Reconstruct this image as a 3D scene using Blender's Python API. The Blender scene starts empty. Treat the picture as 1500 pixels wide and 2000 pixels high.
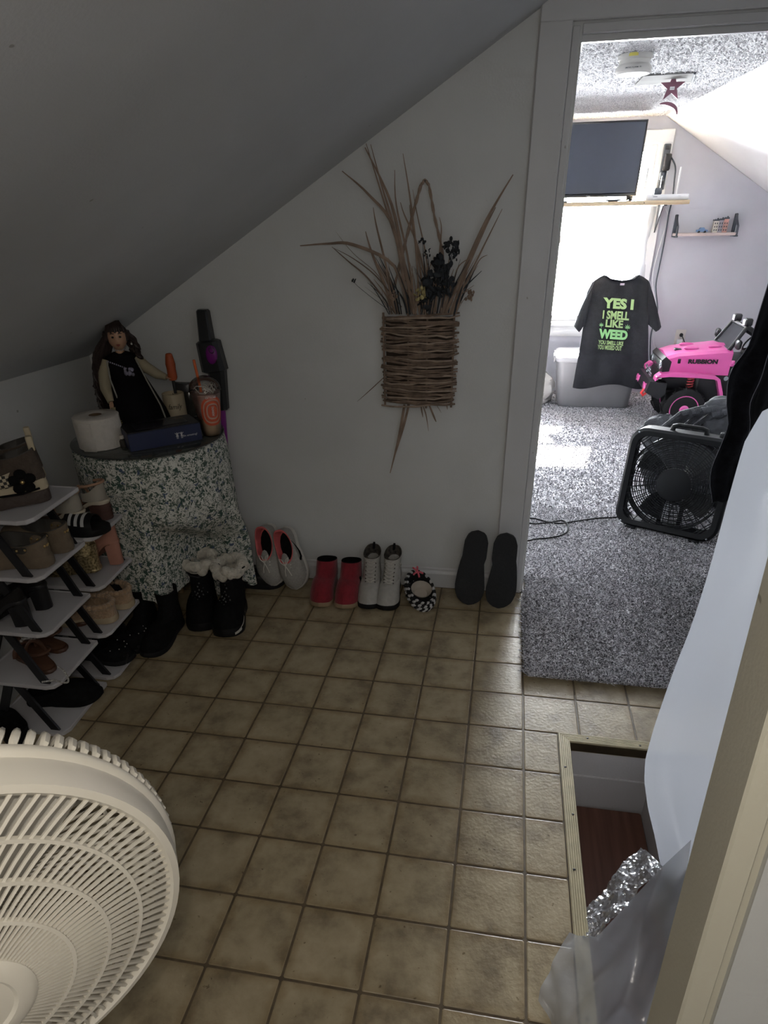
import bpy, math, random
import numpy as np
from mathutils import Matrix, Vector
random.seed(7)
R = math.radians
D = bpy.data
SC = bpy.context.scene
COL = SC.collection

# ---------------------------------------------------------------- camera
F_PX, CX, CY = 1233.68, 755.2, 1181.8
RIGHT = np.array([0.9846, 0.1740, -0.0186])
DOWN = np.array([0.0764, -0.5186, -0.8516])
FWD = np.array([-0.1578, 0.8371, -0.5239])
CAM = np.array([-0.1462, -0.8920, 1.4535])
def orth():
    global RIGHT, DOWN, FWD
    FWD = FWD / np.linalg.norm(FWD)
    RIGHT = RIGHT - FWD * (RIGHT @ FWD); RIGHT /= np.linalg.norm(RIGHT)
    DOWN = np.cross(FWD, RIGHT)
orth()
cam = D.cameras.new('camera'); camo = D.objects.new('camera', cam); COL.objects.link(camo)
m = Matrix.Identity(4)
for r in range(3):
    m[r][0], m[r][1], m[r][2], m[r][3] = RIGHT[r], -DOWN[r], -FWD[r], CAM[r]
camo.matrix_world = m
cam.sensor_fit = 'VERTICAL'; cam.sensor_height = 32.0
cam.lens = F_PX / 2000.0 * 32.0
cam.shift_x = -(CX - 750) / 2000.0
cam.shift_y = (CY - 1000) / 2000.0
cam.clip_start = 0.02
SC.camera = camo

def at(u, v, X=None, Y=None, Z=None):
    """point of the room seen at photo position (u, v) on the plane x=X, y=Y or z=Z"""
    d = (u - CX) / F_PX * RIGHT + (v - CY) / F_PX * DOWN + FWD
    k, val = (0, X) if X is not None else (1, Y) if Y is not None else (2, Z)
    return CAM + (val - CAM[k]) / d[k] * d

# ---------------------------------------------------------------- world, sun, lamps, exposure
SC.view_settings.view_transform = 'Standard'
SC.view_settings.look = 'None'
SC.view_settings.exposure = 0.5
SC.view_settings.gamma = 1.0
SC.view_settings.use_curve_mapping = False
world = D.worlds.new('sky'); SC.world = world; world.use_nodes = True
bg = world.node_tree.nodes['Background']
bg.inputs[0].default_value = (0.90, 0.95, 1.0, 1); bg.inputs[1].default_value = 155.0
sun = D.lights.new('sun', 'SUN'); sun.energy = 190.0; sun.angle = R(1.2); sun.color = (1.0, .96, .9)
suno = D.objects.new('sun', sun); COL.objects.link(suno)
suno.rotation_euler = Vector((-0.20, -1.0, -0.70)).to_track_quat('-Z', 'Y').to_euler()
# sampling portal in the window opening
pl = D.lights.new('window_portal', 'AREA'); pl.shape = 'RECTANGLE'; pl.size = .95; pl.size_y = 1.35
plo = D.objects.new('window_portal', pl); COL.objects.link(plo)
plo.location = (.45, 5.62, 1.26); plo.rotation_euler = (R(-90), 0, 0)
pl.cycles.is_portal = True
# the torch of the phone, just beside the lens
fl = D.lights.new('phone_torch', 'POINT'); fl.energy = 4.7; fl.shadow_soft_size = .006; fl.color = (1.0, .93, .82)
flo = D.objects.new('phone_torch', fl); COL.objects.link(flo)
flo.location = tuple(CAM - RIGHT * .022 - DOWN * .03)
# added dim warm fill light, unseen behind the photographer
bl = D.lights.new('fill_light', 'AREA'); bl.shape = 'DISK'; bl.size = .35; bl.energy = 3.4; bl.color = (1.0, .90, .76)
blo = D.objects.new('fill_light', bl); COL.objects.link(blo)
blo.location = (.05, -1.35, 1.95); blo.rotation_euler = (R(12), 0, 0)

# ---------------------------------------------------------------- materials
MATS = {}
def mat(name, col, rough=.6, metal=0., var=.12, scale=8., bump=0., bscale=40., col2=None, spec=.5, sheen=0., trans=0., alpha=1., coat=0., detail=4.):
    if name in MATS: return MATS[name]
    M = D.materials.new(name); M.use_nodes = True; nt = M.node_tree; N = nt.nodes; L = nt.links
    b = N['Principled BSDF']
    tc = N.new('ShaderNodeTexCoord'); no = N.new('ShaderNodeTexNoise')
    no.inputs['Scale'].default_value = scale; no.inputs['Detail'].default_value = detail
    L.new(tc.outputs['Object'], no.inputs['Vector'])
    rp = N.new('ShaderNodeValToRGB'); rp.color_ramp.elements[0].position = .32; rp.color_ramp.elements[1].position = .68
    c = np.array(col[:3]); c2 = np.array(col2[:3]) if col2 is not None else None
    a_, b_ = (c * (1 - var), np.minimum(c * (1 + var), 1)) if c2 is None else (c, c2)
    rp.color_ramp.elements[0].color = (*a_, 1); rp.color_ramp.elements[1].color = (*b_, 1)
    L.new(no.outputs['Fac'], rp.inputs[0]); L.new(rp.outputs[0], b.inputs['Base Color'])
    b.inputs['Roughness'].default_value = rough; b.inputs['Metallic'].default_value = metal
    b.inputs['Specular IOR Level'].default_value = spec
    b.inputs['Transmission Weight'].default_value = trans; b.inputs['Alpha'].default_value = alpha
    b.inputs['Sheen Weight'].default_value = sheen; b.inputs['Coat Weight'].default_value = coat
    if bump:
        n2 = N.new('ShaderNodeTexNoise'); n2.inputs['Scale'].default_value = bscale; n2.inputs['Detail'].default_value = 3
        L.new(tc.outputs['Object'], n2.inputs['Vector'])
        bp = N.new('ShaderNodeBump'); bp.inputs['Strength'].default_value = bump; bp.inputs['Distance'].default_value = .01
        L.new(n2.outputs['Fac'], bp.inputs['Height']); L.new(bp.outputs[0], b.inputs['Normal'])
    MATS[name] = M
    return M
def nodes(name):
    M = D.materials.new(name); M.use_nodes = True
    MATS[name] = M
    return M, M.node_tree.nodes, M.node_tree.links, M.node_tree.nodes['Principled BSDF']
def ramp(N, stops, interp='LINEAR'):
    r = N.new('ShaderNodeValToRGB'); e = r.color_ramp.elements; r.color_ramp.interpolation = interp
    while len(e) < len(stops): e.new(.5)
    for i, (p, c) in enumerate(stops):
        e[i].position = p; e[i].color = (*c, 1) if len(c) == 3 else c
    return r

# ---------------------------------------------------------------- mesh helpers
class MB:
    def __init__(s): s.v = []; s.f = []
    def add(s, V, F):
        o = len(s.v); s.v += [tuple(float(c) for c in p) for p in V]; s.f += [tuple(i + o for i in q) for q in F]
        return s
    def loft(s, rings, closed=True, capa=True, capb=True):
        n = len(rings[0]); V = [p for r in rings for p in r]; F = []
        for k in range(len(rings) - 1):
            for i in range(n if closed else n - 1):
                j = (i + 1) % n
                F.append((k * n + i, k * n + j, (k + 1) * n + j, (k + 1) * n + i))
        if capa: F.append(tuple(range(n))[::-1])
        if capb: F.append(tuple((len(rings) - 1) * n + i for i in range(n)))
        return s.add(V, F)
    def box(s, c, d, b=0., rot=None):
        hx, hy, hz = d[0] / 2, d[1] / 2, d[2] / 2
        def ring(ix, z):
            x, y = hx - ix, hy - ix
            if b: return [(-x + b, -y, z), (x - b, -y, z), (x, -y + b, z), (x, y - b, z), (x - b, y, z), (-x + b, y, z), (-x, y - b, z), (-x, -y + b, z)]
            return [(-x, -y, z), (x, -y, z), (x, y, z), (-x, y, z)]
        rs = [ring(b * .7, -hz), ring(0, -hz + b), ring(0, hz - b), ring(b * .7, hz)] if b else [ring(0, -hz), ring(0, hz)]
        Rm = Matrix.Identity(3) if rot is None else rot
        rs = [[tuple(Rm @ Vector(p) + Vector(c)) for p in r] for r in rs]
        return s.loft(rs)
    def tube(s, pts, r, n=8, cap=True, flat=1.):
        P = [Vector(p) for p in pts]; rings = []
        rr = r if hasattr(r, '__len__') else [r] * len(P)
        up = None
        for i, p in enumerate(P):
            t = (P[min(i + 1, len(P) - 1)] - P[max(i - 1, 0)])
            if t.length < 1e-9: t = Vector((0, 0, 1))
            t.normalize()
            if up is None:
                up = Vector((0, 0, 1)) if abs(t.z) < .9 else Vector((0, 1, 0))
            a = t.cross(up)
            if a.length < 1e-6: a = t.cross(Vector((1, 0, 0)))
            a.normalize(); b_ = a.cross(t).normalized(); up = b_
            rings.append([tuple(p + a * (rr[i] * math.cos(2 * math.pi * k / n)) + b_ * (rr[i] * flat * math.sin(2 * math.pi * k / n))) for k in range(n)])
        return s.loft(rings, True, cap, cap)
    def lathe(s, prof, c=(0, 0, 0), n=24, axis=None, capa=True, capb=True):
        A = Vector(axis).normalized() if axis is not None else Vector((0, 0, 1))
        X = A.orthogonal().normalized(); Y = A.cross(X)
        c = Vector(c)
        rs = [[tuple(c + A * z + X * (r * math.cos(2 * math.pi * k / n)) + Y * (r * math.sin(2 * math.pi * k / n))) for k in range(n)] for r, z in prof]
        return s.loft(rs, True, capa, capb)
    def prism(s, poly, o, ux, uy, dpt):
        """polygon in plane o + x*ux + y*uy, pushed along ux x uy by dpt"""
        o, ux, uy = Vector(o), Vector(ux), Vector(uy); nz = ux.cross(uy).normalized() * dpt
        a = [tuple(o + ux * x + uy * y) for x, y in poly]; b = [tuple(Vector(p) + nz) for p in a]
        return s.loft([a, b])
    def ell(s, c, r, nu=14, nv=8, rot=None):
        c = Vector(c); rs = []
        for j in range(nv + 1):
            t = math.pi * j / nv; q = max(math.sin(t), .02)
            ring = []
            for i in range(nu):
                a = 2 * math.pi * i / nu
                p = Vector((r[0] * q * math.cos(a), r[1] * q * math.sin(a), -r[2] * math.cos(t)))
                ring.append(tuple(c + (rot @ p if rot is not None else p)))
            rs.append(ring)
        return s.loft(rs)
    def grid(s, fn, nu, nv):
        V = [fn(i / (nu - 1), j / (nv - 1)) for j in range(nv) for i in range(nu)]
        F = [(j * nu + i, j * nu + i + 1, (j + 1) * nu + i + 1, (j + 1) * nu + i) for j in range(nv - 1) for i in range(nu - 1)]
        return s.add(V, F)
    def sheet(s, fn, nu, nv, th):
        """grid with thickness: th is an offset vector"""
        th = Vector(th); n = nu * nv
        V = [Vector(fn(i / (nu - 1), j / (nv - 1))) for j in range(nv) for i in range(nu)]
        F = [(j * nu + i, j * nu + i + 1, (j + 1) * nu + i + 1, (j + 1) * nu + i) for j in range(nv - 1) for i in range(nu - 1)]
        F2 = [tuple(k + n for k in q[::-1]) for q in F]
        edge = [i for i in range(nu)] + [j * nu + nu - 1 for j in range(1, nv)] + [(nv - 1) * nu + i for i in range(nu - 2, -1, -1)] + [j * nu for j in range(nv - 2, 0, -1)]
        E = [(edge[k], edge[k] + n, edge[(k + 1) % len(edge)] + n, edge[(k + 1) % len(edge)]) for k in range(len(edge))]
        return s.add([tuple(p) for p in V] + [tuple(p + th) for p in V], F + F2 + E)
    def mesh(s, name, m, smooth=True, angle=42):
        me = D.meshes.new(name); me.from_pydata(s.v, [], s.f); me.update()
        if m is not None: me.materials.append(m)
        if smooth:
            me.polygons.foreach_set('use_smooth', [True] * len(me.polygons))
            try: me.set_sharp_from_angle(angle=R(angle))
            except Exception: pass
        return me

def link(o, parent=None, world=True):
    COL.objects.link(o)
    if parent is not None:
        o.parent = parent
        if world: o.matrix_parent_inverse = parent.matrix_basis.inverted()
    return o
def obj(name, mb, m, parent=None, world=True, smooth=True, kind=None, label=None, angle=42):
    me = mb if isinstance(mb, bpy.types.Mesh) else mb.mesh(name, m, smooth, angle)
    o = D.objects.new(name, me); link(o, parent, world)
    if kind: o['kind'] = kind
    if label: o['label'] = label
    return o
def tag(o, label, cat, group=None):
    o['label'] = label; o['category'] = cat
    if group: o['group'] = group
    return o
def thing(name, label, cat, loc=(0, 0, 0), group=None, M=None):
    o = D.objects.new(name, None); COL.objects.link(o); o.empty_display_size = .05
    if M is not None: o.matrix_basis = M
    else: o.location = tuple(float(c) for c in loc)
    if M is None: o.matrix_basis = Matrix.Translation(Vector([float(c) for c in loc]))
    return tag(o, label, cat, group)
def struct(name, mb, m, parent=None, smooth=False):
    o = obj(name, mb, m, parent, smooth=smooth)
    if parent is None: o['kind'] = 'structure'
    return o
def text_mb(txt, o, ux, uy, w, h, depth=.0008, bold=0., shear=0.):
    """flat lettering in the plane o + x*ux + y*uy, fitted to w x h"""
    cu = D.curves.new('lettering', 'FONT'); cu.body = txt; cu.size = 1; cu.offset = bold; cu.shear = shear; cu.resolution_u = 3
    to = D.objects.new('lettering', cu); COL.objects.link(to)
    dg = bpy.context.evaluated_depsgraph_get()
    me = D.meshes.new_from_object(to.evaluated_get(dg))
    V = np.array([v.co[:] for v in me.vertices]); Fc = [tuple(p.vertices) for p in me.polygons]
    D.objects.remove(to); D.curves.remove(cu); D.meshes.remove(me)
    V[:, :2] -= V[:, :2].min(0); V[:, :2] /= V[:, :2].max(0)
    o, ux, uy = np.array(o, float), np.array(ux, float), np.array(uy, float)
    nz = np.cross(ux, uy); nz /= np.linalg.norm(nz)
    P = o + V[:, :1] * w * ux + V[:, 1:2] * h * uy + nz * depth
    return MB().add(P, Fc)
def smooth01(t): t = min(max(t, 0), 1); return t * t * (3 - 2 * t)
def lerp(a, b, t): return a + (b - a) * t
def hnoise(x, y=0., z=0.):
    return (math.sin(x * 1.7 + y * 2.3 + z * .9) + math.sin(x * 3.1 - y * 1.3 + 1.7 + z * 2.1) * .6 + math.sin(-x * 2.2 + y * 4.7 + .6 - z * 1.4) * .4) / 2.
# ---------------------------------------------------------------- setting: materials
def paint(name, col, rough=.55, scuff=.0):
    M, N, L, b = nodes(name)
    tc = N.new('ShaderNodeTexCoord')
    n1 = N.new('ShaderNodeTexNoise'); n1.inputs['Scale'].default_value = 2.2; n1.inputs['Detail'].default_value = 6
    L.new(tc.outputs['Object'], n1.inputs['Vector'])
    c = np.array(col)
    rp = ramp(N, [(.3, tuple(c * .93)), (.7, tuple(c * 1.05))]); L.new(n1.outputs['Fac'], rp.inputs[0])
    # sparse dark specks and nicks in the paint
    n3 = N.new('ShaderNodeTexNoise'); n3.inputs['Scale'].default_value = 38; n3.inputs['Detail'].default_value = 1
    L.new(tc.outputs['Object'], n3.inputs['Vector'])
    r3 = ramp(N, [(.0, (1, 1, 1)), (.795, (1, 1, 1)), (.82, (.6, .58, .55))]); L.new(n3.outputs['Fac'], r3.inputs[0])
    mx = N.new('ShaderNodeMix'); mx.data_type = 'RGBA'; mx.blend_type = 'MULTIPLY'; mx.inputs['Factor'].default_value = 1
    L.new(rp.outputs[0], mx.inputs['A']); L.new(r3.outputs[0], mx.inputs['B']); L.new(mx.outputs['Result'], b.inputs['Base Color'])
    b.inputs['Roughness'].default_value = rough; b.inputs['Specular IOR Level'].default_value = .35
    n2 = N.new('ShaderNodeTexNoise'); n2.inputs['Scale'].default_value = 170; n2.inputs['Detail'].default_value = 2
    L.new(tc.outputs['Object'], n2.inputs['Vector'])
    bp = N.new('ShaderNodeBump'); bp.inputs['Strength'].default_value = .12; bp.inputs['Distance'].default_value = .004
    L.new(n2.outputs['Fac'], bp.inputs['Height']); L.new(bp.outputs[0], b.inputs['Normal'])
    return M
m_wall = paint('wall_paint', (.61, .615, .61))
m_slope = paint('wall_paint_shaded', (.53, .54, .56))  # same paint as the walls, the slope's shade put into a darker colour
m_trim = paint('trim_paint', (.58, .58, .59), .38)
m_far = paint('bedroom_paint', (.53, .53, .575))
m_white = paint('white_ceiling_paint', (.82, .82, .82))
m_cream = paint('cream_gloss_paint', (.60, .57, .47), .35)
m_grey = paint('stairwell_grey_paint', (.60, .58, .585), .6)

def tile_mat():
    M, N, L, b = nodes('vinyl_tile')
    tc = N.new('ShaderNodeTexCoord'); oi = N.new('ShaderNodeObjectInfo')
    ad = N.new('ShaderNodeVectorMath'); ad.operation = 'ADD'
    cb = N.new('ShaderNodeCombineXYZ'); mu = N.new('ShaderNodeMath'); mu.operation = 'MULTIPLY'; mu.inputs[1].default_value = 37.
    L.new(oi.outputs['Random'], mu.inputs[0])
    for k in range(3): L.new(mu.outputs[0], cb.inputs[k])
    L.new(tc.outputs['Object'], ad.inputs[0]); L.new(cb.outputs[0], ad.inputs[1])
    n1 = N.new('ShaderNodeTexNoise'); n1.inputs['Scale'].default_value = 11; n1.inputs['Detail'].default_value = 8; n1.inputs['Roughness'].default_value = .62
    L.new(ad.outputs[0], n1.inputs['Vector'])
    r1 = ramp(N, [(.32, (.20, .155, .095)), (.5, (.345, .28, .175)), (.68, (.42, .345, .225))]); L.new(n1.outputs['Fac'], r1.inputs[0])
    # browner grime worn into the borders of each tile
    sx = N.new('ShaderNodeSeparateXYZ'); L.new(tc.outputs['Object'], sx.inputs[0])
    ax = N.new('ShaderNodeMath'); ax.operation = 'ABSOLUTE'; ay = N.new('ShaderNodeMath'); ay.operation = 'ABSOLUTE'
    L.new(sx.outputs[0], ax.inputs[0]); L.new(sx.outputs[1], ay.inputs[0])
    mxx = N.new('ShaderNodeMath'); mxx.operation = 'MAXIMUM'; L.new(ax.outputs[0], mxx.inputs[0]); L.new(ay.outputs[0], mxx.inputs[1])
    n2 = N.new('ShaderNodeTexNoise'); n2.inputs['Scale'].default_value = 24; n2.inputs['Detail'].default_value = 5; L.new(ad.outputs[0], n2.inputs['Vector'])
    mm = N.new('ShaderNodeMath'); mm.operation = 'MULTIPLY_ADD'; mm.inputs[1].default_value = .05; L.new(n2.outputs['Fac'], mm.inputs[0]); L.new(mxx.outputs[0], mm.inputs[2])
    r2 = ramp(N, [(.088, (1, 1, 1)), (.112, (.72, .66, .56))]); L.new(mm.outputs[0], r2.inputs[0])
    mx = N.new('ShaderNodeMix'); mx.data_type = 'RGBA'; mx.blend_type = 'MULTIPLY'; mx.inputs['Factor'].default_value = .9
    L.new(r1.outputs[0], mx.inputs['A']); L.new(r2.outputs[0], mx.inputs['B'])
    # small dark pits
    n4 = N.new('ShaderNodeTexNoise'); n4.inputs['Scale'].default_value = 75; n4.inputs['Detail'].default_value = 2; L.new(ad.outputs[0], n4.inputs['Vector'])
    r4 = ramp(N, [(.70, (1, 1, 1)), (.76, (.5, .45, .38))]); L.new(n4.outputs['Fac'], r4.inputs[0])
    m2 = N.new('ShaderNodeMix'); m2.data_type = 'RGBA'; m2.blend_type = 'MULTIPLY'; m2.inputs['Factor'].default_value = 1
    L.new(mx.outputs['Result'], m2.inputs['A']); L.new(r4.outputs[0], m2.inputs['B']); L.new(m2.outputs['Result'], b.inputs['Base Color'])
    b.inputs['Roughness'].default_value = .43; b.inputs['Specular IOR Level'].default_value = .5
    n3 = N.new('ShaderNodeTexNoise'); n3.inputs['Scale'].default_value = 95; n3.inputs['Detail'].default_value = 4; L.new(ad.outputs[0], n3.inputs['Vector'])
    bp = N.new('ShaderNodeBump'); bp.inputs['Strength'].default_value = .22; bp.inputs['Distance'].default_value = .006
    L.new(n3.outputs['Fac'], bp.inputs['Height']); L.new(bp.outputs[0], b.inputs['Normal'])
    return M
m_tile = tile_mat()
m_grout = mat('grout_brown', (.10, .072, .040), .6, var=.3, scale=30)

def carpet_mat():
    M, N, L, b = nodes('carpet_pile')
    tc = N.new('ShaderNodeTexCoord'); v = N.new('ShaderNodeTexVoronoi'); v.inputs['Scale'].default_value = 210
    L.new(tc.outputs['Object'], v.inputs['Vector'])
    sp = N.new('ShaderNodeSeparateColor'); L.new(v.outputs['Color'], sp.inputs[0])
    rp = ramp(N, [(.0, (.07, .068, .078)), (.25, (.15, .147, .16)), (.48, (.40, .39, .415)), (.72, (.68, .67, .70)), (1, (.80, .79, .82))])
    L.new(sp.outputs[0], rp.inputs[0]); L.new(rp.outputs[0], b.inputs['Base Color'])
    b.inputs['Roughness'].default_value = .95; b.inputs['Specular IOR Level'].default_value = .15
    bp = N.new('ShaderNodeBump'); bp.inputs['Strength'].default_value = .7; bp.inputs['Distance'].default_value = .006
    L.new(sp.outputs[1], bp.inputs['Height']); L.new(bp.outputs[0], b.inputs['Normal'])
    return M
m_carpet = carpet_mat()
def popcorn_mat():
    M, N, L, b = nodes('popcorn_ceiling')
    tc = N.new('ShaderNodeTexCoord'); n = N.new('ShaderNodeTexNoise'); n.inputs['Scale'].default_value = 170; n.inputs['Detail'].default_value = 3
    L.new(tc.outputs['Object'], n.inputs['Vector'])
    rp = ramp(N, [(.38, (.26, .255, .265)), (.54, (.56, .56, .57))]); L.new(n.outputs['Fac'], rp.inputs[0]); L.new(rp.outputs[0], b.inputs['Base Color'])
    b.inputs['Roughness'].default_value = .95; b.inputs['Specular IOR Level'].default_value = .1
    bp = N.new('ShaderNodeBump'); bp.inputs['Strength'].default_value = 1.; bp.inputs['Distance'].default_value = .012
    L.new(n.outputs['Fac'], bp.inputs['Height']); L.new(bp.outputs[0], b.inputs['Normal'])
    return M
m_pop = popcorn_mat()
def wood_mat(name, a, c, sx=3., sy=40., rough=.5, axis='X'):
    M, N, L, b = nodes(name)
    tc = N.new('ShaderNodeTexCoord'); mp = N.new('ShaderNodeMapping')
    mp.inputs['Scale'].default_value = (sx, sy, sy) if axis == 'X' else (sy, sx, sy)
    L.new(tc.outputs['Object'], mp.inputs['Vector'])
    n = N.new('ShaderNodeTexNoise'); n.inputs['Scale'].default_value = 1; n.inputs['Detail'].default_value = 6; L.new(mp.outputs[0], n.inputs['Vector'])
    rp = ramp(N, [(.3, a), (.7, c)]); L.new(n.outputs['Fac'], rp.inputs[0]); L.new(rp.outputs[0], b.inputs['Base Color'])
    b.inputs['Roughness'].default_value = rough
    return M
m_brownwood = wood_mat('brown_tread_wood', (.11, .045, .03), (.18, .078, .052), 2.5, 55, .5, 'Y')
m_nosing = mat('metal_nosing', (.46, .40, .26), .45, .12, var=.12, scale=25)
m_shelfwood = wood_mat('pale_shelf_wood', (.42, .32, .20), (.52, .42, .28))

# ---------------------------------------------------------------- setting: shell
YW, YB, YF = 1.632, 1.75, 5.50        # near face and far face of the partition, far bedroom wall
ZS0, KS = 1.962, .566                  # slope of the left roof: z = ZS0 + KS * (x + .129)
def zs(x): return ZS0 + KS * (x + .129)
ZC = 2.08
XK = -.129 + (ZC - ZS0) / KS           # where the left slope meets the flat ceiling
def xkl(y): return -1.82 - .06 * (y - 1.0)
def xkr(y): return .912 + (5.5 - y) * .0636   # where the flat ceiling meets the right slope
HX0, HX1, HY0, HY1 = .147, .95, -.22, .685    # stair opening in the floor

fb = MB()
for x0, x1, y0, y1 in ((-2.05, HX0, -1.75, 1.75), (HX0, 2.6, HY1, 1.75), (HX1, 2.6, -1.75, HY1), (HX0, HX1, -1.75, HY0)):
    fb.box(((x0 + x1) / 2, (y0 + y1) / 2, -.0515), (x1 - x0, y1 - y0, .1))
for _i, _v in enumerate(fb.v):
    if _v[2] < -.05: fb.v[_i] = (_v[0], _v[1], -.035)
floor = struct('floor', fb, m_grout)
T = .18
tile_me, half_me = None, None
def tile_mesh(w, d):
    g = .0030
    mb = MB(); hx, hy = w / 2 - g, d / 2 - g
    rr = lambda i, z: [(-hx + i + .003, -hy + i, z), (hx - i - .003, -hy + i, z), (hx - i, -hy + i + .003, z), (hx - i, hy - i - .003, z), (hx - i - .003, hy - i, z), (-hx + i + .003, hy - i, z), (-hx + i, hy - i - .003, z), (-hx + i, -hy + i + .003, z)]
    mb.loft([rr(0, -.0022), rr(0, -.0010), rr(.0022, 0)], True, False, True)
    return mb.mesh('tile', m_tile, False)
tile_me = tile_mesh(T, T); half_me = tile_mesh(HX0 - .036, T)
for i in range(-11, 4):
    for j in range(-5, 9):
        x, y = (i + .5) * T, (j + .5) * T
        if x < xkl(y) + .02: continue
        me = tile_me
        if i >= 0 and j < 4:
            if i > 0: continue
            me = half_me; x = (HX0 - .036) / 2
        if i >= 1 and j >= 6: continue
        o = D.objects.new('tile', me); link(o, floor, False); o.location = (x, y, 0)
        o.rotation_euler = (0, 0, random.choice((0, math.pi)))

# carpeted bedroom floor
cb = MB().box(((-2.05 + 2.75) / 2, (1.75 + 5.62) / 2, -.04), (4.8, 5.62 - 1.75, .08))
struct('floor_bedroom', cb, m_grout)

def roofpoly(poly, y0, dpt, name, m):
    return struct(name, MB().prism(poly, (0, y0, 0), (1, 0, 0), (0, 0, 1), dpt), m)
DX = .95
wb = MB()
wb.prism([(-1.98, 0), (0, 0), (0, zs(0)), (-1.98, zs(-1.98))], (0, YB, 0), (1, 0, 0), (0, 0, 1), YB - YW)
wb.prism([(0, 1.922), (DX, 1.922), (DX, ZC), (XK, ZC), (0, zs(0))], (0, YB, 0), (1, 0, 0), (0, 0, 1), YB - YW)
wb.prism([(DX, 0), (2.6, 0), (2.6, 1.19), (xkr(1.7), ZC), (DX, ZC)], (0, YB, 0), (1, 0, 0), (0, 0, 1), YB - YW)
struct('wall_back', wb, m_wall)
# knee wall on the left
kb = MB()
V = []
for y in (-1.75, 5.62):
    x = xkl(y); V += [(x, y, 0), (x - .08, y, 0), (x - .08, y, zs(x - .08)), (x, y, zs(x))]
kb.add(V, [(0, 1, 2, 3), (7, 6, 5, 4), (0, 4, 5, 1), (1, 5, 6, 2), (2, 6, 7, 3), (3, 7, 4, 0)])
struct('wall_left', kb, m_wall)
# sloped ceilings and the flat ceiling between them
def slab(name, A, B_, C_, D_, m, th=.06):
    P = [Vector(p) for p in (A, B_, C_, D_)]; nz = (P[1] - P[0]).cross(P[3] - P[0]).normalized()
    if nz.z < 0: nz = -nz
    V = [tuple(p) for p in P] + [tuple(p + nz * th) for p in P]
    return struct(name, MB().add(V, [(0, 1, 2, 3), (7, 6, 5, 4), (0, 4, 5, 1), (1, 5, 6, 2), (2, 6, 7, 3), (3, 7, 4, 0)]), m)
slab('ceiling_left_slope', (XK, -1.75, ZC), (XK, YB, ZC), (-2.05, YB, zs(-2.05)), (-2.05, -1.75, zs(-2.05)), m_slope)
slab('ceiling_bedroom_left_slope', (XK, YB, ZC), (XK, 5.62, ZC), (-2.05, 5.62, zs(-2.05)), (-2.05, YB, zs(-2.05)), m_white)
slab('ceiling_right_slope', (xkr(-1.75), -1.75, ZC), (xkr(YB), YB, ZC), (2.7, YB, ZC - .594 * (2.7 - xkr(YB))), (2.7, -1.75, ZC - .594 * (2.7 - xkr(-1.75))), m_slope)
slab('ceiling_bedroom_right_slope', (xkr(YB), YB, ZC), (xkr(5.62), 5.62, ZC), (2.7, 5.62, ZC - .594 * (2.7 - xkr(5.62))), (2.7, YB, ZC - .594 * (2.7 - xkr(YB))), m_white)
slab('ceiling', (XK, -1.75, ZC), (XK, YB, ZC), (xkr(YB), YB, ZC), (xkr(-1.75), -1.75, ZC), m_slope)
nu, nv = 130, 330
rng = np.random.RandomState(3)
nz_ = rng.rand(nv, nu) * .006 + (rng.rand(nv, nu) > .8) * .004
nz_[:, 0] = 0; nz_[:, -1] = 0; nz_[0] = 0; nz_[-1] = 0
pc = MB()
def pfn(u, v):
    y = lerp(YB, 5.62, v); x = lerp(XK, xkr(y), u)
    return (x, y, ZC - nz_[int(round(v * (nv - 1))), int(round(u * (nu - 1)))])
pc.sheet(pfn, nu, nv, (0, 0, .07))
struct('ceiling_bedroom', pc, m_pop)
# closing walls: behind the photographer and on the right
eb = MB().prism([(-1.9, 0), (2.6, 0), (2.6, 1.35), (xkr(-1.7), ZC), (XK, ZC), (-1.9, zs(-1.9))], (0, -1.70, 0), (1, 0, 0), (0, 0, 1), .06)
struct('wall_front', eb, m_wall)
rb = MB().box((2.62, 2.0, .72), (.08, 7.4, 1.44))
struct('wall_right', rb, m_far)
# far bedroom wall with its window opening
WX0, WX1, WZ0, WZ1 = .02, .905, .62, 1.90
fw = MB()
for poly in ([(-1.98, 0), (WX0, 0), (WX0, ZC), (XK, ZC), (-1.98, zs(-1.98))],
             [(WX0, 0), (WX1, 0), (WX1, WZ0), (WX0, WZ0)],
             [(WX0, WZ1), (WX1, WZ1), (WX1, ZC), (WX0, ZC)],
             [(WX1, 0), (2.66, 0), (2.66, ZC - .594 * (2.66 - xkr(5.55))), (xkr(5.55), ZC), (WX1, ZC)]):
    fw.prism(poly, (0, 5.62, 0), (1, 0, 0), (0, 0, 1), 5.62 - YF)
struct('wall_far', fw, m_far)
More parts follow.
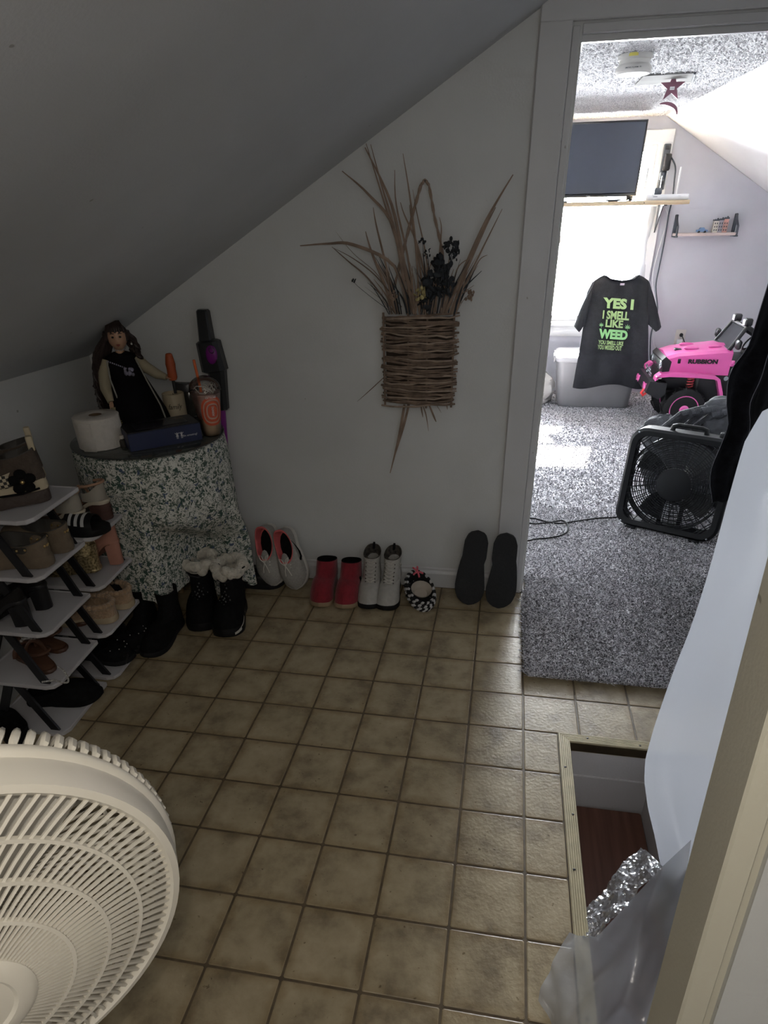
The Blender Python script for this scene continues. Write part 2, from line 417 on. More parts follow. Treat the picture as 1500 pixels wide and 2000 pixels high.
# window: casing, sashes, panes, sill
win = struct('window_1', MB().box((-.03, YF - .012, 1.27), (.10, .024, 1.44), .004).box((.955, YF - .012, 1.27), (.10, .024, 1.44), .004)
             .box((.4625, YF - .012, 1.945), (1.085, .026, .085), .004), m_white)
obj('sill', MB().box((.4625, YF - .03, .603), (1.10, .09, .03), .006).box((.4625, YF - .010, .54), (1.0, .02, .09), .004), m_white, win)
for z0, z1, y in ((.62, 1.27, 5.545), (1.24, 1.90, 5.575)):
    fr = MB()
    for x in (WX0 + .022, WX1 - .022): fr.box((x, y, (z0 + z1) / 2), (.044, .03, z1 - z0), .004)
    for z in (z0 + .022, z1 - .022): fr.box(((WX0 + WX1) / 2, y, z), (WX1 - WX0 - .088, .03, .044), .004)
    s_ = obj('sash', fr, m_white, win)
    g_ = D.materials.get('window_glass')
    if g_ is None:
        g_, N, L, b = nodes('window_glass')
        out = N['Material Output']; tr = N.new('ShaderNodeBsdfTransparent'); gl = N.new('ShaderNodeBsdfGlossy'); gl.inputs['Roughness'].default_value = .02
        fr_ = N.new('ShaderNodeFresnel'); mx = N.new('ShaderNodeMixShader')
        L.new(fr_.outputs[0], mx.inputs[0]); L.new(tr.outputs[0], mx.inputs[1]); L.new(gl.outputs[0], mx.inputs[2]); L.new(mx.outputs[0], out.inputs[0])
    pane = obj('pane', MB().box(((WX0 + WX1) / 2, y, (z0 + z1) / 2), (WX1 - WX0 - .084, .004, z1 - z0 - .084)), g_, s_)
# door casing, head and jamb
cas = MB().box((-.0775, YW - .010, .965), (.095, .022, 1.93), .003)
struct('trim_1', cas, m_trim)
hd = MB().box((.46, YW - .010, 1.985), (1.17, .022, .115), .003)
struct('trim_2', hd, m_trim)
struct('trim_3', MB().box((-.018, YW - .002, .958), (.022, .012, 1.92), .002), m_trim)
jb = MB().box((-.012, (YW + YB) / 2 + .006, .958), (.026, YB - YW - .004, 1.916), .002)
jb.box((DX + .012, (YW + YB) / 2, .958), (.026, YB - YW + .02, 1.916), .002)
jb.box((DX / 2, (YW + YB) / 2, 1.912), (DX, YB - YW + .01, .022), .002)
jb.box((DX / 2, YW + .03, 1.893), (DX, .02, .018), .002)
struct('door_1', jb, m_trim)
struct('trim_4', MB().box((DX + .07, YW - .010, .965), (.09, .022, 1.93), .003), m_trim)
def baseboard(name, x0, x1, y, m, h=.094):
    b = MB().prism([(0, 0), (.013, 0), (.013, h * .72), (.010, h * .80), (.007, h * .86), (.006, h * .96), (.002, h), (0, h)], (x0, y, 0), (0, -1, 0), (0, 0, 1), -(x1 - x0))
    return struct(name, b, m)
baseboard('baseboard_back', -1.84, -.125, YW, m_trim)
baseboard('baseboard_far', -1.9, 2.58, YF, m_far, .10)
# wall panel joint left of the casing
struct('trim_5', MB().box((-.1275, YW - .001, 1.0), (.0026, .003, 1.86)), m_grey)

# carpet with its pile
carp = MB()
carp.box(((-1.86 + 2.57) / 2, (YB + YF) / 2, .005), (4.43, YF - YB - .004, .014))
carp.box(((.012 + DX - .005) / 2, (1.012 + YB) / 2, .005), (DX - .030, YB - 1.012, .014))
carpet = obj('carpet', carp, m_carpet, smooth=False)
tag(carpet, 'speckled grey carpet covering the bedroom floor and ending ragged on the tiles', 'carpet')
rng = np.random.RandomState(11)
def tufts(x0, x1, y0, y1, n, h, w):
    P = np.stack([rng.uniform(x0, x1, n), rng.uniform(y0, y1, n), np.full(n, .011)], 1)
    a = rng.uniform(0, 2 * np.pi, n); d = np.stack([np.cos(a), np.sin(a), 0 * a], 1)
    le = np.stack([rng.normal(0, .9, n), rng.normal(0, .9, n), np.ones(n)], 1) * (h * rng.uniform(.6, 1.2, n))[:, None]
    V = np.concatenate([P - d * w, P + d * w, P + le + d * w * .6, P + le - d * w * .6], 1).reshape(-1, 3)
    F = np.arange(4 * n).reshape(-1, 4)
    return V, F
parts = [tufts(.012, DX - .01, 1.005, 1.75, 26000, .009, .0022), tufts(-.02, 1.3, 1.75, 2.6, 24000, .011, .0026),
         tufts(.0, 1.4, 2.6, 4.0, 18000, .009, .004), tufts(0., 1.7, 4.0, 5.45, 9000, .009, .005),
         tufts(.006, .02, 1.01, 1.62, 2500, .012, .002), tufts(.012, DX - .01, 1.0, 1.015, 2500, .012, .002)]
off = 0; VV = []; FF = []
for V, F_ in parts: VV.append(V); FF.append(F_ + off); off += len(V)
VV = np.concatenate(VV); FF = np.concatenate(FF)
me = D.meshes.new('pile'); me.vertices.add(len(VV)); me.vertices.foreach_set('co', VV.ravel())
me.loops.add(FF.size); me.loops.foreach_set('vertex_index', FF.ravel().astype(np.int32))
me.polygons.add(len(FF)); me.polygons.foreach_set('loop_start', np.arange(0, FF.size, 4, dtype=np.int32))
me.update(); me.validate(); me.materials.append(m_carpet)
po = D.objects.new('pile', me); link(po, carpet, False); po['kind'] = 'stuff'

# stair opening: metal-edged nosing strips with screws, grey well and brown tread
sr = lambda: [(0, 0), (.036, 0)]
def nosing(name, p0, p1, out, label):
    """ribbed strip along p0->p1, lying outwards along 'out'"""
    p0, p1, out = Vector(p0), Vector(p1), Vector(out); a = (p1 - p0); Ln = a.length; a.normalize()
    prof = [(.0, -.036), (.0, .004)]
    for k in range(6): prof += [(.002 + k * .0057, .0062), (.005 + k * .0057, .0062), (.006 + k * .0057, .0045), (.0072 + k * .0057, .0045)]
    prof += [(.036, .002), (.036, 0), (.004, 0), (.004, -.036)]
    r0 = [tuple(p0 + out * x + Vector((0, 0, z)) + a * (-x)) for x, z in prof]
    r1 = [tuple(p1 + out * x + Vector((0, 0, z)) + a * (x)) for x, z in prof]
    o = struct(name, MB().loft([r0, r1]), m_nosing)
    n = max(2, int(Ln / .16))
    for k in range(n):
        c = p0 + a * (Ln * (k + .35) / n) + out * (.012 if k % 2 else .022)
        obj('screw', MB().lathe([(.0042, 0), (.0046, .0012), (.003, .002)], tuple(c + Vector((0, 0, .0045))), 8), m_black, o)
    return o
m_black = mat('black_plastic', (.012, .012, .014), .42, var=.25, spec=.3)
nosing('trim_6', (HX0, HY0, 0), (HX0, HY1, 0), (-1, 0, 0), '')
nosing('trim_7', (HX0, HY1, 0), (HX1, HY1, 0), (0, 1, 0), '')
wl = MB()
wl.box((HX0 - .03, (HY0 + HY1) / 2, -1.167), (.06, HY1 - HY0 + .12, 2.27)).box(((HX0 + HX1) / 2, HY1 + .035, -1.167), (HX1 - HX0 + .12, .06, 2.27))
wl.box((HX1 + .03, (HY0 + HY1) / 2, -1.167), (.06, HY1 - HY0 + .12, 2.27)).box(((HX0 + HX1) / 2, HY0 - .03, -1.167), (HX1 - HX0 + .12, .06, 2.27))
wl.box(((HX0 + HX1) / 2, 0, -2.3), (HX1 - HX0, 1.4, .04))
struct('wall_stairwell', wl, m_grey)
struct('trim_8', MB().box(((HX0 + HX1) / 2, HY1 + .0035, -.145), (HX1 - HX0, .004, .002)).box(((HX0 + HX1) / 2, HY1 + .003, -.148), (HX1 - HX0, .006, .004)), m_grey)
struct('trim_9', MB().box((.146 + .268 / 2 + .002, .26, -.295), (.268, .84, .03), .004), m_brownwood)
struct('trim_10', MB().box((.425, .26, -.16), (.014, .845, .26), .003), m_grey)
struct('trim_11', MB().box((.69, .25, -.52), (.50, .84, .03), .004), m_brownwood)

# leaning door post and casing beside the photographer
def post(name, A, B_, m):
    """A, B_: plan corner lists at the top and at the bottom"""
    return struct(name, MB().loft([B_, A]), m)
def yl(z, k): return (-.28 + (z - 1.165) * .146) if k == 1 else (-.385 + (z - 1.02) * .141)
def plan(z):
    a, b = yl(z, 1), yl(z, 2)
    return [(.122, a, z), (.122, b, z), (.125, b - .003, z), (.149, b - .003, z), (.151, b, z), (.153, b + .012, z), (.166, b + .014, z), (.166, a, z)]
post('trim_12', plan(2.06), plan(0.0), m_cream)
def plan2(z):
    b = yl(z, 2)
    return [(.166, b + .006, z), (.70, b + .006, z), (.70, b + .09, z), (.166, b + .09, z)]
post('wall_partition', plan2(2.06), plan2(0.0), m_wall)

# ---------------------------------------------------------------- colours of things
m_plast_w = mat('off_white_plastic', (.66, .62, .54), .36, var=.05)
m_plast_d = mat('dark_interior', (.05, .045, .04), .6)
m_blk = mat('black_fabric', (.0065, .0065, .0072), .85, spec=.12, var=.3, scale=60, bump=.25, bscale=200)
m_blk_s = mat('black_leather', (.009, .0085, .0085), .5, spec=.25, var=.3, scale=30, bump=.15, bscale=150)
m_fur = mat('white_fleece', (.62, .58, .50), .95, var=.18, scale=55, bump=.8, bscale=130, sheen=.3)
m_rubber = mat('black_rubber', (.009, .009, .010), .6, spec=.2)
m_whitesole = mat('white_midsole', (.62, .60, .55), .5)
m_gold = mat('gold_metal', (.75, .55, .25), .3, 1.)
m_pearl = mat('silver_beads', (.75, .74, .72), .25, .6)
m_shelf = mat('white_board', (.52, .51, .53), .42, var=.05)
m_cream_f = mat('cream_fabric', (.55, .47, .33), .8, bump=.2, bscale=200)
m_skin = mat('porcelain_skin', (.50, .30, .19), .45, var=.06)

# ---------------------------------------------------------------- white pedestal fan, close on the left
fc = Vector((-.586, -.663, .892)); fn_ = Vector((.721, -.692, -.014)).normalized()
fx = fn_.cross(Vector((0, 0, 1))).normalized(); fy = fx.cross(fn_)       # fx: sideways, fy: up
fan = thing('pedestal_fan', 'large cream white fan with round slatted grille in the lower left corner', 'fan', (fc.x - .30 * fn_.x, fc.y - .30 * fn_.y, 0))
def fp(r, a, h): return tuple(fc + fx * (r * math.cos(a)) + fy * (r * math.sin(a)) + fn_ * h)
def dome(r): return .047 * (1 - (r / .195) ** 2)
rim = MB().lathe([(.190, -.002), (.196, .003), (.203, .001), (.2065, -.012), (.2075, -.030), (.212, -.033), (.2135, -.038), (.212, -.043), (.205, -.043), (.202, -.030), (.199, -.010), (.190, -.004)], tuple(fc), 72, fn_, False, False)
rim.loft([[fp(.190, 2 * math.pi * k / 72, -.002) for k in range(72)], [fp(.190, 2 * math.pi * k / 72, -.004) for k in range(72)]], True, False, False)
obj('rim', rim, m_plast_w, fan)
nr = 112
def rib_mesh():
    pts = []; w = .00155
    rings = []
    for k in range(9):
        t = k / 8; r = lerp(.055, .193, t); a = .30 * (t ** 1.3)
        rings.append((r, a, dome(r)))
    mb = MB(); L = []
    for k, (r, a, h) in enumerate(rings):
        ca, sa = math.cos(a), math.sin(a)
        dx, dy = -sa, ca
        ww = w * (.62 + .5 * k / 8)
        L.append([(r * ca - dx * ww, r * sa - dy * ww, h), (r * ca + dx * ww, r * sa + dy * ww, h), (r * ca + dx * ww * .5, r * sa + dy * ww * .5, h - .003), (r * ca - dx * ww * .6, r * sa - dy * ww * .6, h - .003)])
    mb.loft(L)
    return mb.mesh('grille_rib', m_plast_w, False)
ribm = rib_mesh()
FM = Matrix(((fx.x, fy.x, fn_.x, fc.x), (fx.y, fy.y, fn_.y, fc.y), (fx.z, fy.z, fn_.z, fc.z), (0, 0, 0, 1)))
for k in range(nr):
    o = D.objects.new('grille_rib', ribm); COL.objects.link(o); o.parent = fan
    o.matrix_parent_inverse = fan.matrix_basis.inverted(); o.matrix_basis = FM @ Matrix.Rotation(2 * math.pi * k / nr, 4, 'Z')
for r in (.158, .125, .092):
    obj('grille_ring', MB().lathe([(r - .0018, dome(r) + .0006), (r + .0018, dome(r) + .0004), (r + .0018, dome(r) - .005), (r - .0018, dome(r) - .005), (r - .0018, dome(r) + .0006)], tuple(fc), 64, fn_, False, False), m_plast_w, fan)
obj('grille_cap', MB().lathe([(.060, dome(.06) - .010), (.060, dome(.06) + .001), (.055, dome(.05) + .004), (.044, dome(.05) + .0045), (.041, dome(.05) + .002), (.030, dome(.05) + .003), (.002, dome(.05) + .0045)], tuple(fc), 40, fn_), m_plast_w, fan)
rg = MB()
for k in range(104):
    a = 2 * math.pi * k / 104
    P_ = [fp(.205, a, -.040), fp(.2110, a + .008, -.047), fp(.2105, a + .03, -.060), fp(.203, a + .06, -.078), fp(.16, a + .12, -.098), (fp(.06, a + .3, -.11))]
    rg.tube(P_, [.0030, .0042, .0042, .0030, .0018, .0016], 6, True)
for r, h in ((.16, -.098), (.10, -.107)): rg.lathe([(r - .002, h), (r, h + .002), (r + .002, h), (r, h - .002), (r - .002, h)], tuple(fc), 48, fn_, False, False)
obj('rear_grille', rg, m_plast_w, fan, kind='stuff')
bl_ = MB()
for k in range(3):
    a0 = 2 * math.pi * k / 3
    def bf(u, v):
        r = lerp(.03, .178, v); a = a0 + lerp(-.5, .55, u) * (1 - .25 * v); return fp(r, a, -.045 + .02 * (u - .5) * 2 * (1 - .3 * v))
    bl_.sheet(bf, 10, 8, tuple(fn_ * -.0025))
obj('blade', bl_, mat('grey_white_blade', (.50, .48, .43), .4), fan)
obj('motor', MB().lathe([(.03, -.03), (.035, -.06), (.055, -.115), (.065, -.13), (.065, -.20), (.05, -.23), (.01, -.24)], tuple(fc), 28, fn_), m_plast_w, fan)
bx, by = fc.x - .16 * fn_.x, fc.y - .16 * fn_.y
obj('pole', MB().lathe([(.022, .03), (.022, .5), (.026, .51), (.026, .54), (.016, .55), (.016, .80), (.03, .82), (.03, .86)], (bx, by, 0), 20), m_plast_w, fan)
obj('base', MB().lathe([(.20, 0), (.205, .012), (.19, .025), (.05, .045), (.03, .06), (.024, .10)], (bx, by, 0), 40), m_plast_w, fan)

# ---------------------------------------------------------------- shoe racks
RZ = [.015, .190, .365, .540, .715]
def rack(name, label, ys, tiers, xf=-1.49, shift=0.):
    t = thing(name, label, 'shoe rack', (xf - .12, ys[0][0], 0), 'stacked shoe racks')
    for k in range(tiers):
        z = RZ[k] if k else .017
        y0, y1 = ys[k]; xb = xkl(y0) + .012; c = .035
        x1 = xf; 
        o0 = [(xb, y0), (x1 - c, y0), (x1 - c * .3, y0 + c * .3), (x1, y0 + c), (x1 - .012, y1 - .004), (x1 - .016, y1), (xb, y1)]
        mb = MB(); e = .004
        def inset(p, d):
            cx, cy = sum(q[0] for q in p) / len(p), sum(q[1] for q in p) / len(p)
            return [(q[0] + (cx - q[0]) * d, q[1] + (cy - q[1]) * d) for q in p]
        rings = [[(x, y, z - .016) for x, y in inset(o0, .03)], [(x, y, z - .012) for x, y in o0], [(x, y, z - .001) for x, y in o0], [(x, y, z) for x, y in inset(o0, .03)], [(x, y, z - .003) for x, y in inset(o0, .05)]]
        mb.loft(rings); obj('shelf', mb, m_shelf, t, smooth=False)
        if k < tiers - 1 or True:
            zt = (RZ[k + 1] - .016) if k + 1 < len(RZ) and k < tiers - 1 else None
            if zt is None: continue
            y0n, y1n = ys[k + 1]
            for s, (ya, yb) in enumerate(((y0 + .022, y0n + .02), (y1 - .022, y1n - .022))):
                for xa, xc in ((x1 - .045, x1 - .16), (xb + .035, xb + .10)):
                    w = .016
                    obj('leg', MB().loft([[(xa - w, ya - .004, z - .002), (xa + w, ya - .004, z - .002), (xa + w, ya + .004, z - .002), (xa - w, ya + .004, z - .002)],
                                          [(xc - w, yb - .004, zt), (xc + w, yb - .004, zt), (xc + w, yb + .004, zt), (xc - w, yb + .004, zt)]]), m_black, t, smooth=False)
    for y in (ys[0][0] + .03, ys[0][1] - .03):
        for x in (xf - .04, xkl(ys[0][0]) + .05): obj('foot', MB().lathe([(.012, 0), (.011, .003)], (x, y, 0), 10), m_black, t)
    return t
YA = [(.445, .725), (.475, .745), (.515, .78), (.555, .83), (.59, .875)]
YBk = [(.748, 1.00), (.770, 1.03), (.805, 1.05), (.845, 1.06)]
rack('shoe_rack', 'white five shelf rack with black slanted legs holding brown flower boots on top', YA, 5)
rack('shoe_rack', 'white four shelf rack with black slanted legs pushed against the flowered tablecloth', YBk, 4, -1.485)

# ---------------------------------------------------------------- footwear
WPROF = [(0, 0.), (.02, .34), (.06, .52), (.15, .64), (.3, .66), (.45, .72), (.6, .90), (.72, 1.), (.82, .95), (.91, .74), (.97, .42), (1, 0.)]
def wprof(t, P=WPROF):
    for (a, x), (b, y) in zip(P, P[1:]):
        if t <= b: return lerp(x, y, (t - a) / (b - a))
    return 0
def shoe(t, L, W, th, loops, mu, ms, ml, side=1, heel=0., hblock=True, N=40, upper='upper', sole_out=1.05, midsole=None, lining_depth=.85, prof=WPROF, msole2=None):
    """one shoe on its thing t: local frame, heel at y=0, toe at y=L, ground at z=0"""
    th_ = [2 * math.pi * (i + .0) / N for i in range(N)]
    def zb(y): return th + heel * (1 - smooth01((y / L - .12) / .52)) + .012 * max(0, (y / L - .82) / .18) ** 2 * .8
    def base(i, k=1.):
        tt = .5 - .5 * math.cos(th_[i]); sg = math.sin(th_[i])
        w = wprof(tt, prof) * W / 2; b = side * .10 * W * math.sin(math.pi * min(tt * 1.1, 1)) * (1 if tt > .4 else .2)
        y = L * (.5 + (tt - .5) * (1 + (k - 1) * .55))
        return ((w * k if sg > 0 else -w * k) * (1 if abs(sg) > 1e-6 else 0) + b * .55, y)
    O = [(*base(i), zb(base(i)[1])) for i in range(N)]
    def loop(ya, yb, w, zh, zf, zm=None):
        out = []
        for i in range(N):
            tt = .5 - .5 * math.cos(th_[i]); s = math.sin(th_[i])
            z = lerp(zh, zf, smooth01(tt)) if zm is None else (1 - tt) ** 2 * zh + 2 * tt * (1 - tt) * zm + tt * tt * zf
            out.append((math.copysign(abs(s) ** .75, s) * w / 2 + side * .02 * W, L * lerp(ya, yb, tt), z))
        return out
    LP = [loop(*l) for l in loops]
    rings = [O]; nd = 7
    for j in range(1, nd + 1):
        s = j / nd; q = 1 - (1 - s) ** 2.3; h = s ** 1.25
        rings.append([(lerp(O[i][0], LP[0][i][0], h), lerp(O[i][1], LP[0][i][1], h), lerp(O[i][2], LP[0][i][2], q)) for i in range(N)])
    for a, b in zip(LP, LP[1:]):
        for j in (.33, .67, 1.): rings.append([tuple(lerp(a[i][k], b[i][k], j) for k in range(3)) for i in range(N)])
    obj(upper, MB().loft(rings, True, True, False), mu, t, False, angle=60)
    C_ = LP[-1]; cx = sum(p[0] for p in C_) / N; cy = sum(p[1] for p in C_) / N
    ins = lambda k, dz: [(cx + (p[0] - cx) * k, cy + (p[1] - cy) * k, p[2] + dz) for p in C_]
    zl = lambda p, q: lerp(p[2], zb(p[1]) + .006, q)
    mid = [(cx + (p[0] - cx) * .85, cy + (p[1] - cy) * .88, zl(p, .4)) for p in C_]
    low = [(cx + (p[0] - cx) * .74, cy + (p[1] - cy) * .82, zl(p, lining_depth)) for p in C_]
    obj('lining', MB().loft([ins(1.0, 0), ins(.97, .0025), ins(.90, .001), mid, low], True, False, True), ml, t, False, angle=60)
    sb = [[(base(i, sole_out * .985)[0], base(i, sole_out * .985)[1], zb(base(i)[1]) - th) for i in range(N)],
          [(base(i, sole_out)[0], base(i, sole_out)[1], zb(base(i)[1]) - th * .8) for i in range(N)],
          [(base(i, sole_out)[0], base(i, sole_out)[1], zb(base(i)[1]) - th * .15) for i in range(N)],
          [(base(i, sole_out * .96)[0], base(i, sole_out * .96)[1], zb(base(i)[1]) + .0015) for i in range(N)]]
    if midsole:
        zm = .45
        mk = lambda k, f: [(base(i, k)[0], base(i, k)[1], zb(base(i)[1]) - th * f) for i in range(N)]
        obj('sole', MB().loft([mk(sole_out * .985, 1), mk(sole_out, .85), mk(sole_out, zm)]), ms, t, False, angle=50)
        obj('midsole', MB().loft([mk(sole_out * 1.01, zm), mk(sole_out * 1.01, .1), mk(sole_out * .95, -.03)]), midsole, t, False, angle=50)
    else:
        obj('sole', MB().loft(sb), ms, t, False, angle=50)
    if heel > .02 and hblock:
        hb = [i for i in range(N) if base(i)[1] < L * .26]
        top = sorted([base(i) for i in hb], key=lambda p: math.atan2(p[1] - L * .13, p[0]))
        obj('heel', MB().loft([[(x * .92, y * .95 + L * .004, 0) for x, y in top], [(x, y, zb(y) - th + .001) for x, y in top]]), msole2 or ms, t, False)
    return O, rings
def M_stand(x, y, z, ang):
    """toe points to compass angle ang (degrees, 0 = +y, 90 = -x)"""
    return Matrix.Translation((x, y, z)) @ Matrix.Rotation(R(ang), 4, 'Z')
def M_lean(toe, a, yaw=0., soleout=False):
    """shoe standing on its toe, heel up against the wall behind; a = steepness"""
    ca, sa = math.cos(R(a)), math.sin(R(a))
    if not soleout: X, Yv, Zv = (-1, 0, 0), (0, -ca, -sa), (0, -sa, ca)
    else: X, Yv, Zv = (1, 0, 0), (0, -ca, -sa), (0, sa, -ca)
    Mx = Matrix(((X[0], Yv[0], Zv[0], 0), (X[1], Yv[1], Zv[1], 0), (X[2], Yv[2], Zv[2], 0), (0, 0, 0, 1)))
    return Mx
def laces(t, L, loops, ya, yb, w, z_of, n, m, r=.0024):
    lb = MB()
    for k in range(n):
        y = lerp(ya, yb, k / max(n - 1, 1)); y2 = lerp(ya, yb, (k + 1) / max(n - 1, 1))
        for s in (-1, 1):
            P_ = [(-s * w / 2 * (1 - 0 * q), lerp(y, y2, q) * L, 0) for q in (0, .25, .5, .75, 1)]
            P_ = [(-s * w / 2 + s * w * q, p[1], z_of(p[1] / L) + .006 * math.sin(math.pi * q) - .002) for p, q in zip(P_, (0, .25, .5, .75, 1))]
            lb.tube(P_, r, 5)
    return obj('laces', lb, m, t, False)

# --- along the back wall, left to right -------------------------------------------------
m_gm = mat('grey_mesh_fabric', (.36, .345, .32), .85, var=.1, scale=120, bump=.3, bscale=260)
m_coral = mat('coral_lining', (.62, .13, .13), .8, var=.1)
m_reflect = mat('reflective_white', (.9, .9, .88), .25)
for k, (tx, yaw, lab) in enumerate(((-1.128, 6, 'left grey running shoe with coral lining propped on its toe against the wall'), (-1.008, 14, 'right grey running shoe with black hook mark propped on its toe against the wall'))):
    L = .285; a = 71
    Mx = M_lean(None, a); ca, sa = math.cos(R(a)), math.sin(R(a))
    toe = Vector((tx, 1.525 if k == 0 else 1.515, .004))
    org = toe - Vector((0, -ca, -sa)) * L
    Mx = Matrix.Translation(toe) @ Matrix.Rotation(R(-yaw), 4, 'Y') @ Matrix.Translation(-toe) @ Matrix.Translation(org) @ Mx
    t = thing('running_shoe', lab, 'shoe', group='grey running shoes', M=Mx)
    side = 1 if k == 0 else -1
    lps = [(.02, .60, .092, .085, .078, .052), (.015, .56, .082, .100, .090, .056)]
    shoe(t, L, .126, .026, lps, m_gm, m_whitesole, m_coral, side)
    zof = lambda q: lerp(.084, .062, smooth01((q - .52) / .26))
    laces(t, L, lps, .78, .58, .040, zof, 5, m_whitesole)
    obj('tongue', MB().ell((0, .155, .084), (.020, .045, .006), 12, 6), m_gm, t, False)
    bow = MB()
    for s in (-1, 1):
        bow.tube([(0, .168, .096), (s * .016, .150, .103), (s * .022, .132, .101), (s * .010, .138, .098), (0, .166, .097)], .002, 5)
        bow.tube([(0, .168, .096), (s * .010, .195, .090), (s * .014, .215, .082)], .002, 5)
    obj('lace_bow', bow, m_whitesole, t, False)
    obj('insole', MB().ell((side * .002, .085, .045), (.028, .062, .004), 14, 4), m_blk, t, False)
    if k == 1:
        sw = MB(); P_ = []
        def side_pt(y, z): # on the outer side wall
            return (-.058 + .012 * smooth01((z - .03) / .06) + .012 * max(0, .5 - y / L) , y, z)
        up = [(.060, .086), (.085, .066), (.110, .053), (.135, .050), (.150, .060)]; lo = [(.060, .086), (.090, .059), (.115, .043), (.140, .038), (.158, .050)]
        sw.loft([[tuple(Vector(side_pt(*p)) + Vector((.002 - .006, 0, .0))) for p in up], [tuple(Vector(side_pt(*p)) + Vector((-.006, 0, 0))) for p in lo]], False, False, False)
        obj('side_mark', sw, m_blk, t, False, label='black curved tick on the side')
        obj('reflector', MB().box((-.0625, .205, .032), (.003, .022, .006), .001), m_reflect, t, False)

m_red = mat('red_felt', (.23, .012, .022), .9, var=.12, scale=50, bump=.3, bscale=160, sheen=.2)
m_tan = mat('tan_crepe', (.32, .23, .14), .7)
for k, (x, lab) in enumerate(((-.872, 'left dark red felt clog beside the grey running shoes'), (-.764, 'right dark red felt clog beside the pale lace-up boots'))):
    t = thing('felt_clog', lab, 'shoe', group='red clogs', M=M_stand(x, 1.610, 0, 180))
    shoe(t, .250, .108, .018, [(.05, .62, .094, .070, .105, .07), (.03, .46, .088, .135, .160, .150)], m_red, m_tan, m_blk, 1 if k == 0 else -1)
    if k == 1: obj('side_strap', MB().box((-.050, .11, .08), (.006, .012, .03), .002).ell((-.0535, .11, .086), (.002, .005, .005), 8, 4), m_blk, t, False)

m_lg = mat('pale_grey_suede', (.40, .385, .355), .85, var=.08, scale=50, bump=.15, bscale=200)
m_leo = mat('leopard_lining', (.015, .013, .012), .8, col2=(.10, .085, .07), scale=70)
for k, (x, lab) in enumerate(((-.668, 'left pale grey lace-up ankle boot with black sole by the baseboard'), (-.576, 'right pale grey lace-up ankle boot with black sole next to the crochet slipper'))):
    t = thing('ankle_boot', lab, 'boot', group='pale grey lace-up boots', M=M_stand(x, 1.612, 0, 178 if k else 182))
    side = 1 if k == 0 else -1
    lps = [(.02, .56, .080, .085, .088, .088), (.03, .46, .072, .150, .150, .140), (.00, .42, .078, .205, .180, .182)]
    shoe(t, .24, .100, .020, lps, m_lg, m_rubber, m_leo, side, heel=.015, hblock=False)
    zof = lambda q: lerp(.172, .092, smooth01((q - .38) / .20))
    lb = MB()
    for j in range(7):
        z = .085 + j * .0125; y = .143 - .042 * smooth01(j / 6.)
        for s in (-1, 1):
            lb.tube([(-s * .019, y, z), (0, y + .006, z + .006), (s * .019, y - .002, z + .012)], .0027, 5)
    obj('laces', lb, mat('pale_laces', (.50, .48, .44), .7), t, False)
    ey = MB()
    for j in range(6):
        z = .088 + j * .0145; y = .141 - .042 * smooth01(j / 6.)
        for s in (-1, 1): ey.ell((s * .021, y, z), (.003, .003, .003), 6, 4)
    obj('eyelets', ey, m_plast_d, t, False, kind='stuff')
    obj('pull_loop', MB().tube([(0, .012, .19), (0, .004, .215), (0, .016, .215), (0, .02, .19)], .005, 6, flat=.5), m_blk, t, False)
    if k == 1: obj('side_tie', MB().tube([(-.033, .07, .16), (-.045, .075, .150), (-.040, .085, .135), (-.036, .07, .145)], .003, 5), m_lg, t, False)

# crochet slipper
t = thing('crochet_slipper', 'black and white crocheted slipper with a pink bow on the tiles', 'slipper', M=Matrix.Translation((-.452, 1.50, .012)) @ Matrix.Rotation(R(205), 4, 'Z') @ Matrix.Rotation(R(-22), 4, 'X'))
m_yarn_b = mat('black_yarn', (.012, .012, .014), .95, bump=.4, bscale=200); m_yarn_w = mat('white_yarn', (.55, .54, .55), .95, bump=.4, bscale=200)
ub = MB(); bb = MB(); ww = MB()
cen = Vector((0, .0, .045)); r3 = Vector((.062, .105, .052))
rings = []
for j in range(9):
    ph = lerp(-1.35, .50, j / 8)
    rings.append([(r3.x * math.cos(ph) * math.cos(a), r3.y * math.cos(ph) * math.sin(a), cen.z + r3.z * math.sin(ph)) for a in [2 * math.pi * i / 28 for i in range(28)]])
inn = [(p[0] * .92, p[1] * .92, p[2] - .004) for p in rings[-1]]
obj('body', ub.loft(rings + [inn] + [[(p[0] * .95, p[1] * .95, .018) for p in inn]], True, True, True), m_yarn_b, t, False)
for j in range(7):
    ph = lerp(-.95, .52, j / 6); n = int(30 * math.cos(ph)) + 4
    for i in range(n):
        a = 2 * math.pi * (i + .5 * (j % 2)) / n
        p = (r3.x * math.cos(ph) * math.cos(a), r3.y * math.cos(ph) * math.sin(a), cen.z + r3.z * math.sin(ph))
        rot = Matrix.Rotation(a, 3, 'Z') @ Matrix.Rotation(.6, 3, 'X')
        (ww if (i + j) % 2 == 0 else bb).ell(p, (.0065, .0105, .0062), 7, 4, rot)
obj('stitches', bb, m_yarn_b, t, False, kind='stuff'); obj('pale_stitches', ww, m_yarn_w, t, False, kind='stuff', label='white yarn stitches')
m_pinkyarn = mat('pink_yarn', (.72, .13, .18), .85)
pk = MB()
for dx, dy in ((-.022, .012), (.022, .012), (-.008, -.03), (.012, -.028), (.0, .03)): pk.tube([(0, -.062, .098), (dx * .6, -.062 + dy * .6, .104), (dx, -.062 + dy, .098)], .0042, 6)
obj('bow', pk, m_pinkyarn, t, False)
obj('lining', MB().lathe([(.046, .0), (.040, -.015), (.028, -.03)], (0, .014, .075), 20, capa=False), mat('oat_wool', (.45, .40, .34), .95), t, False)

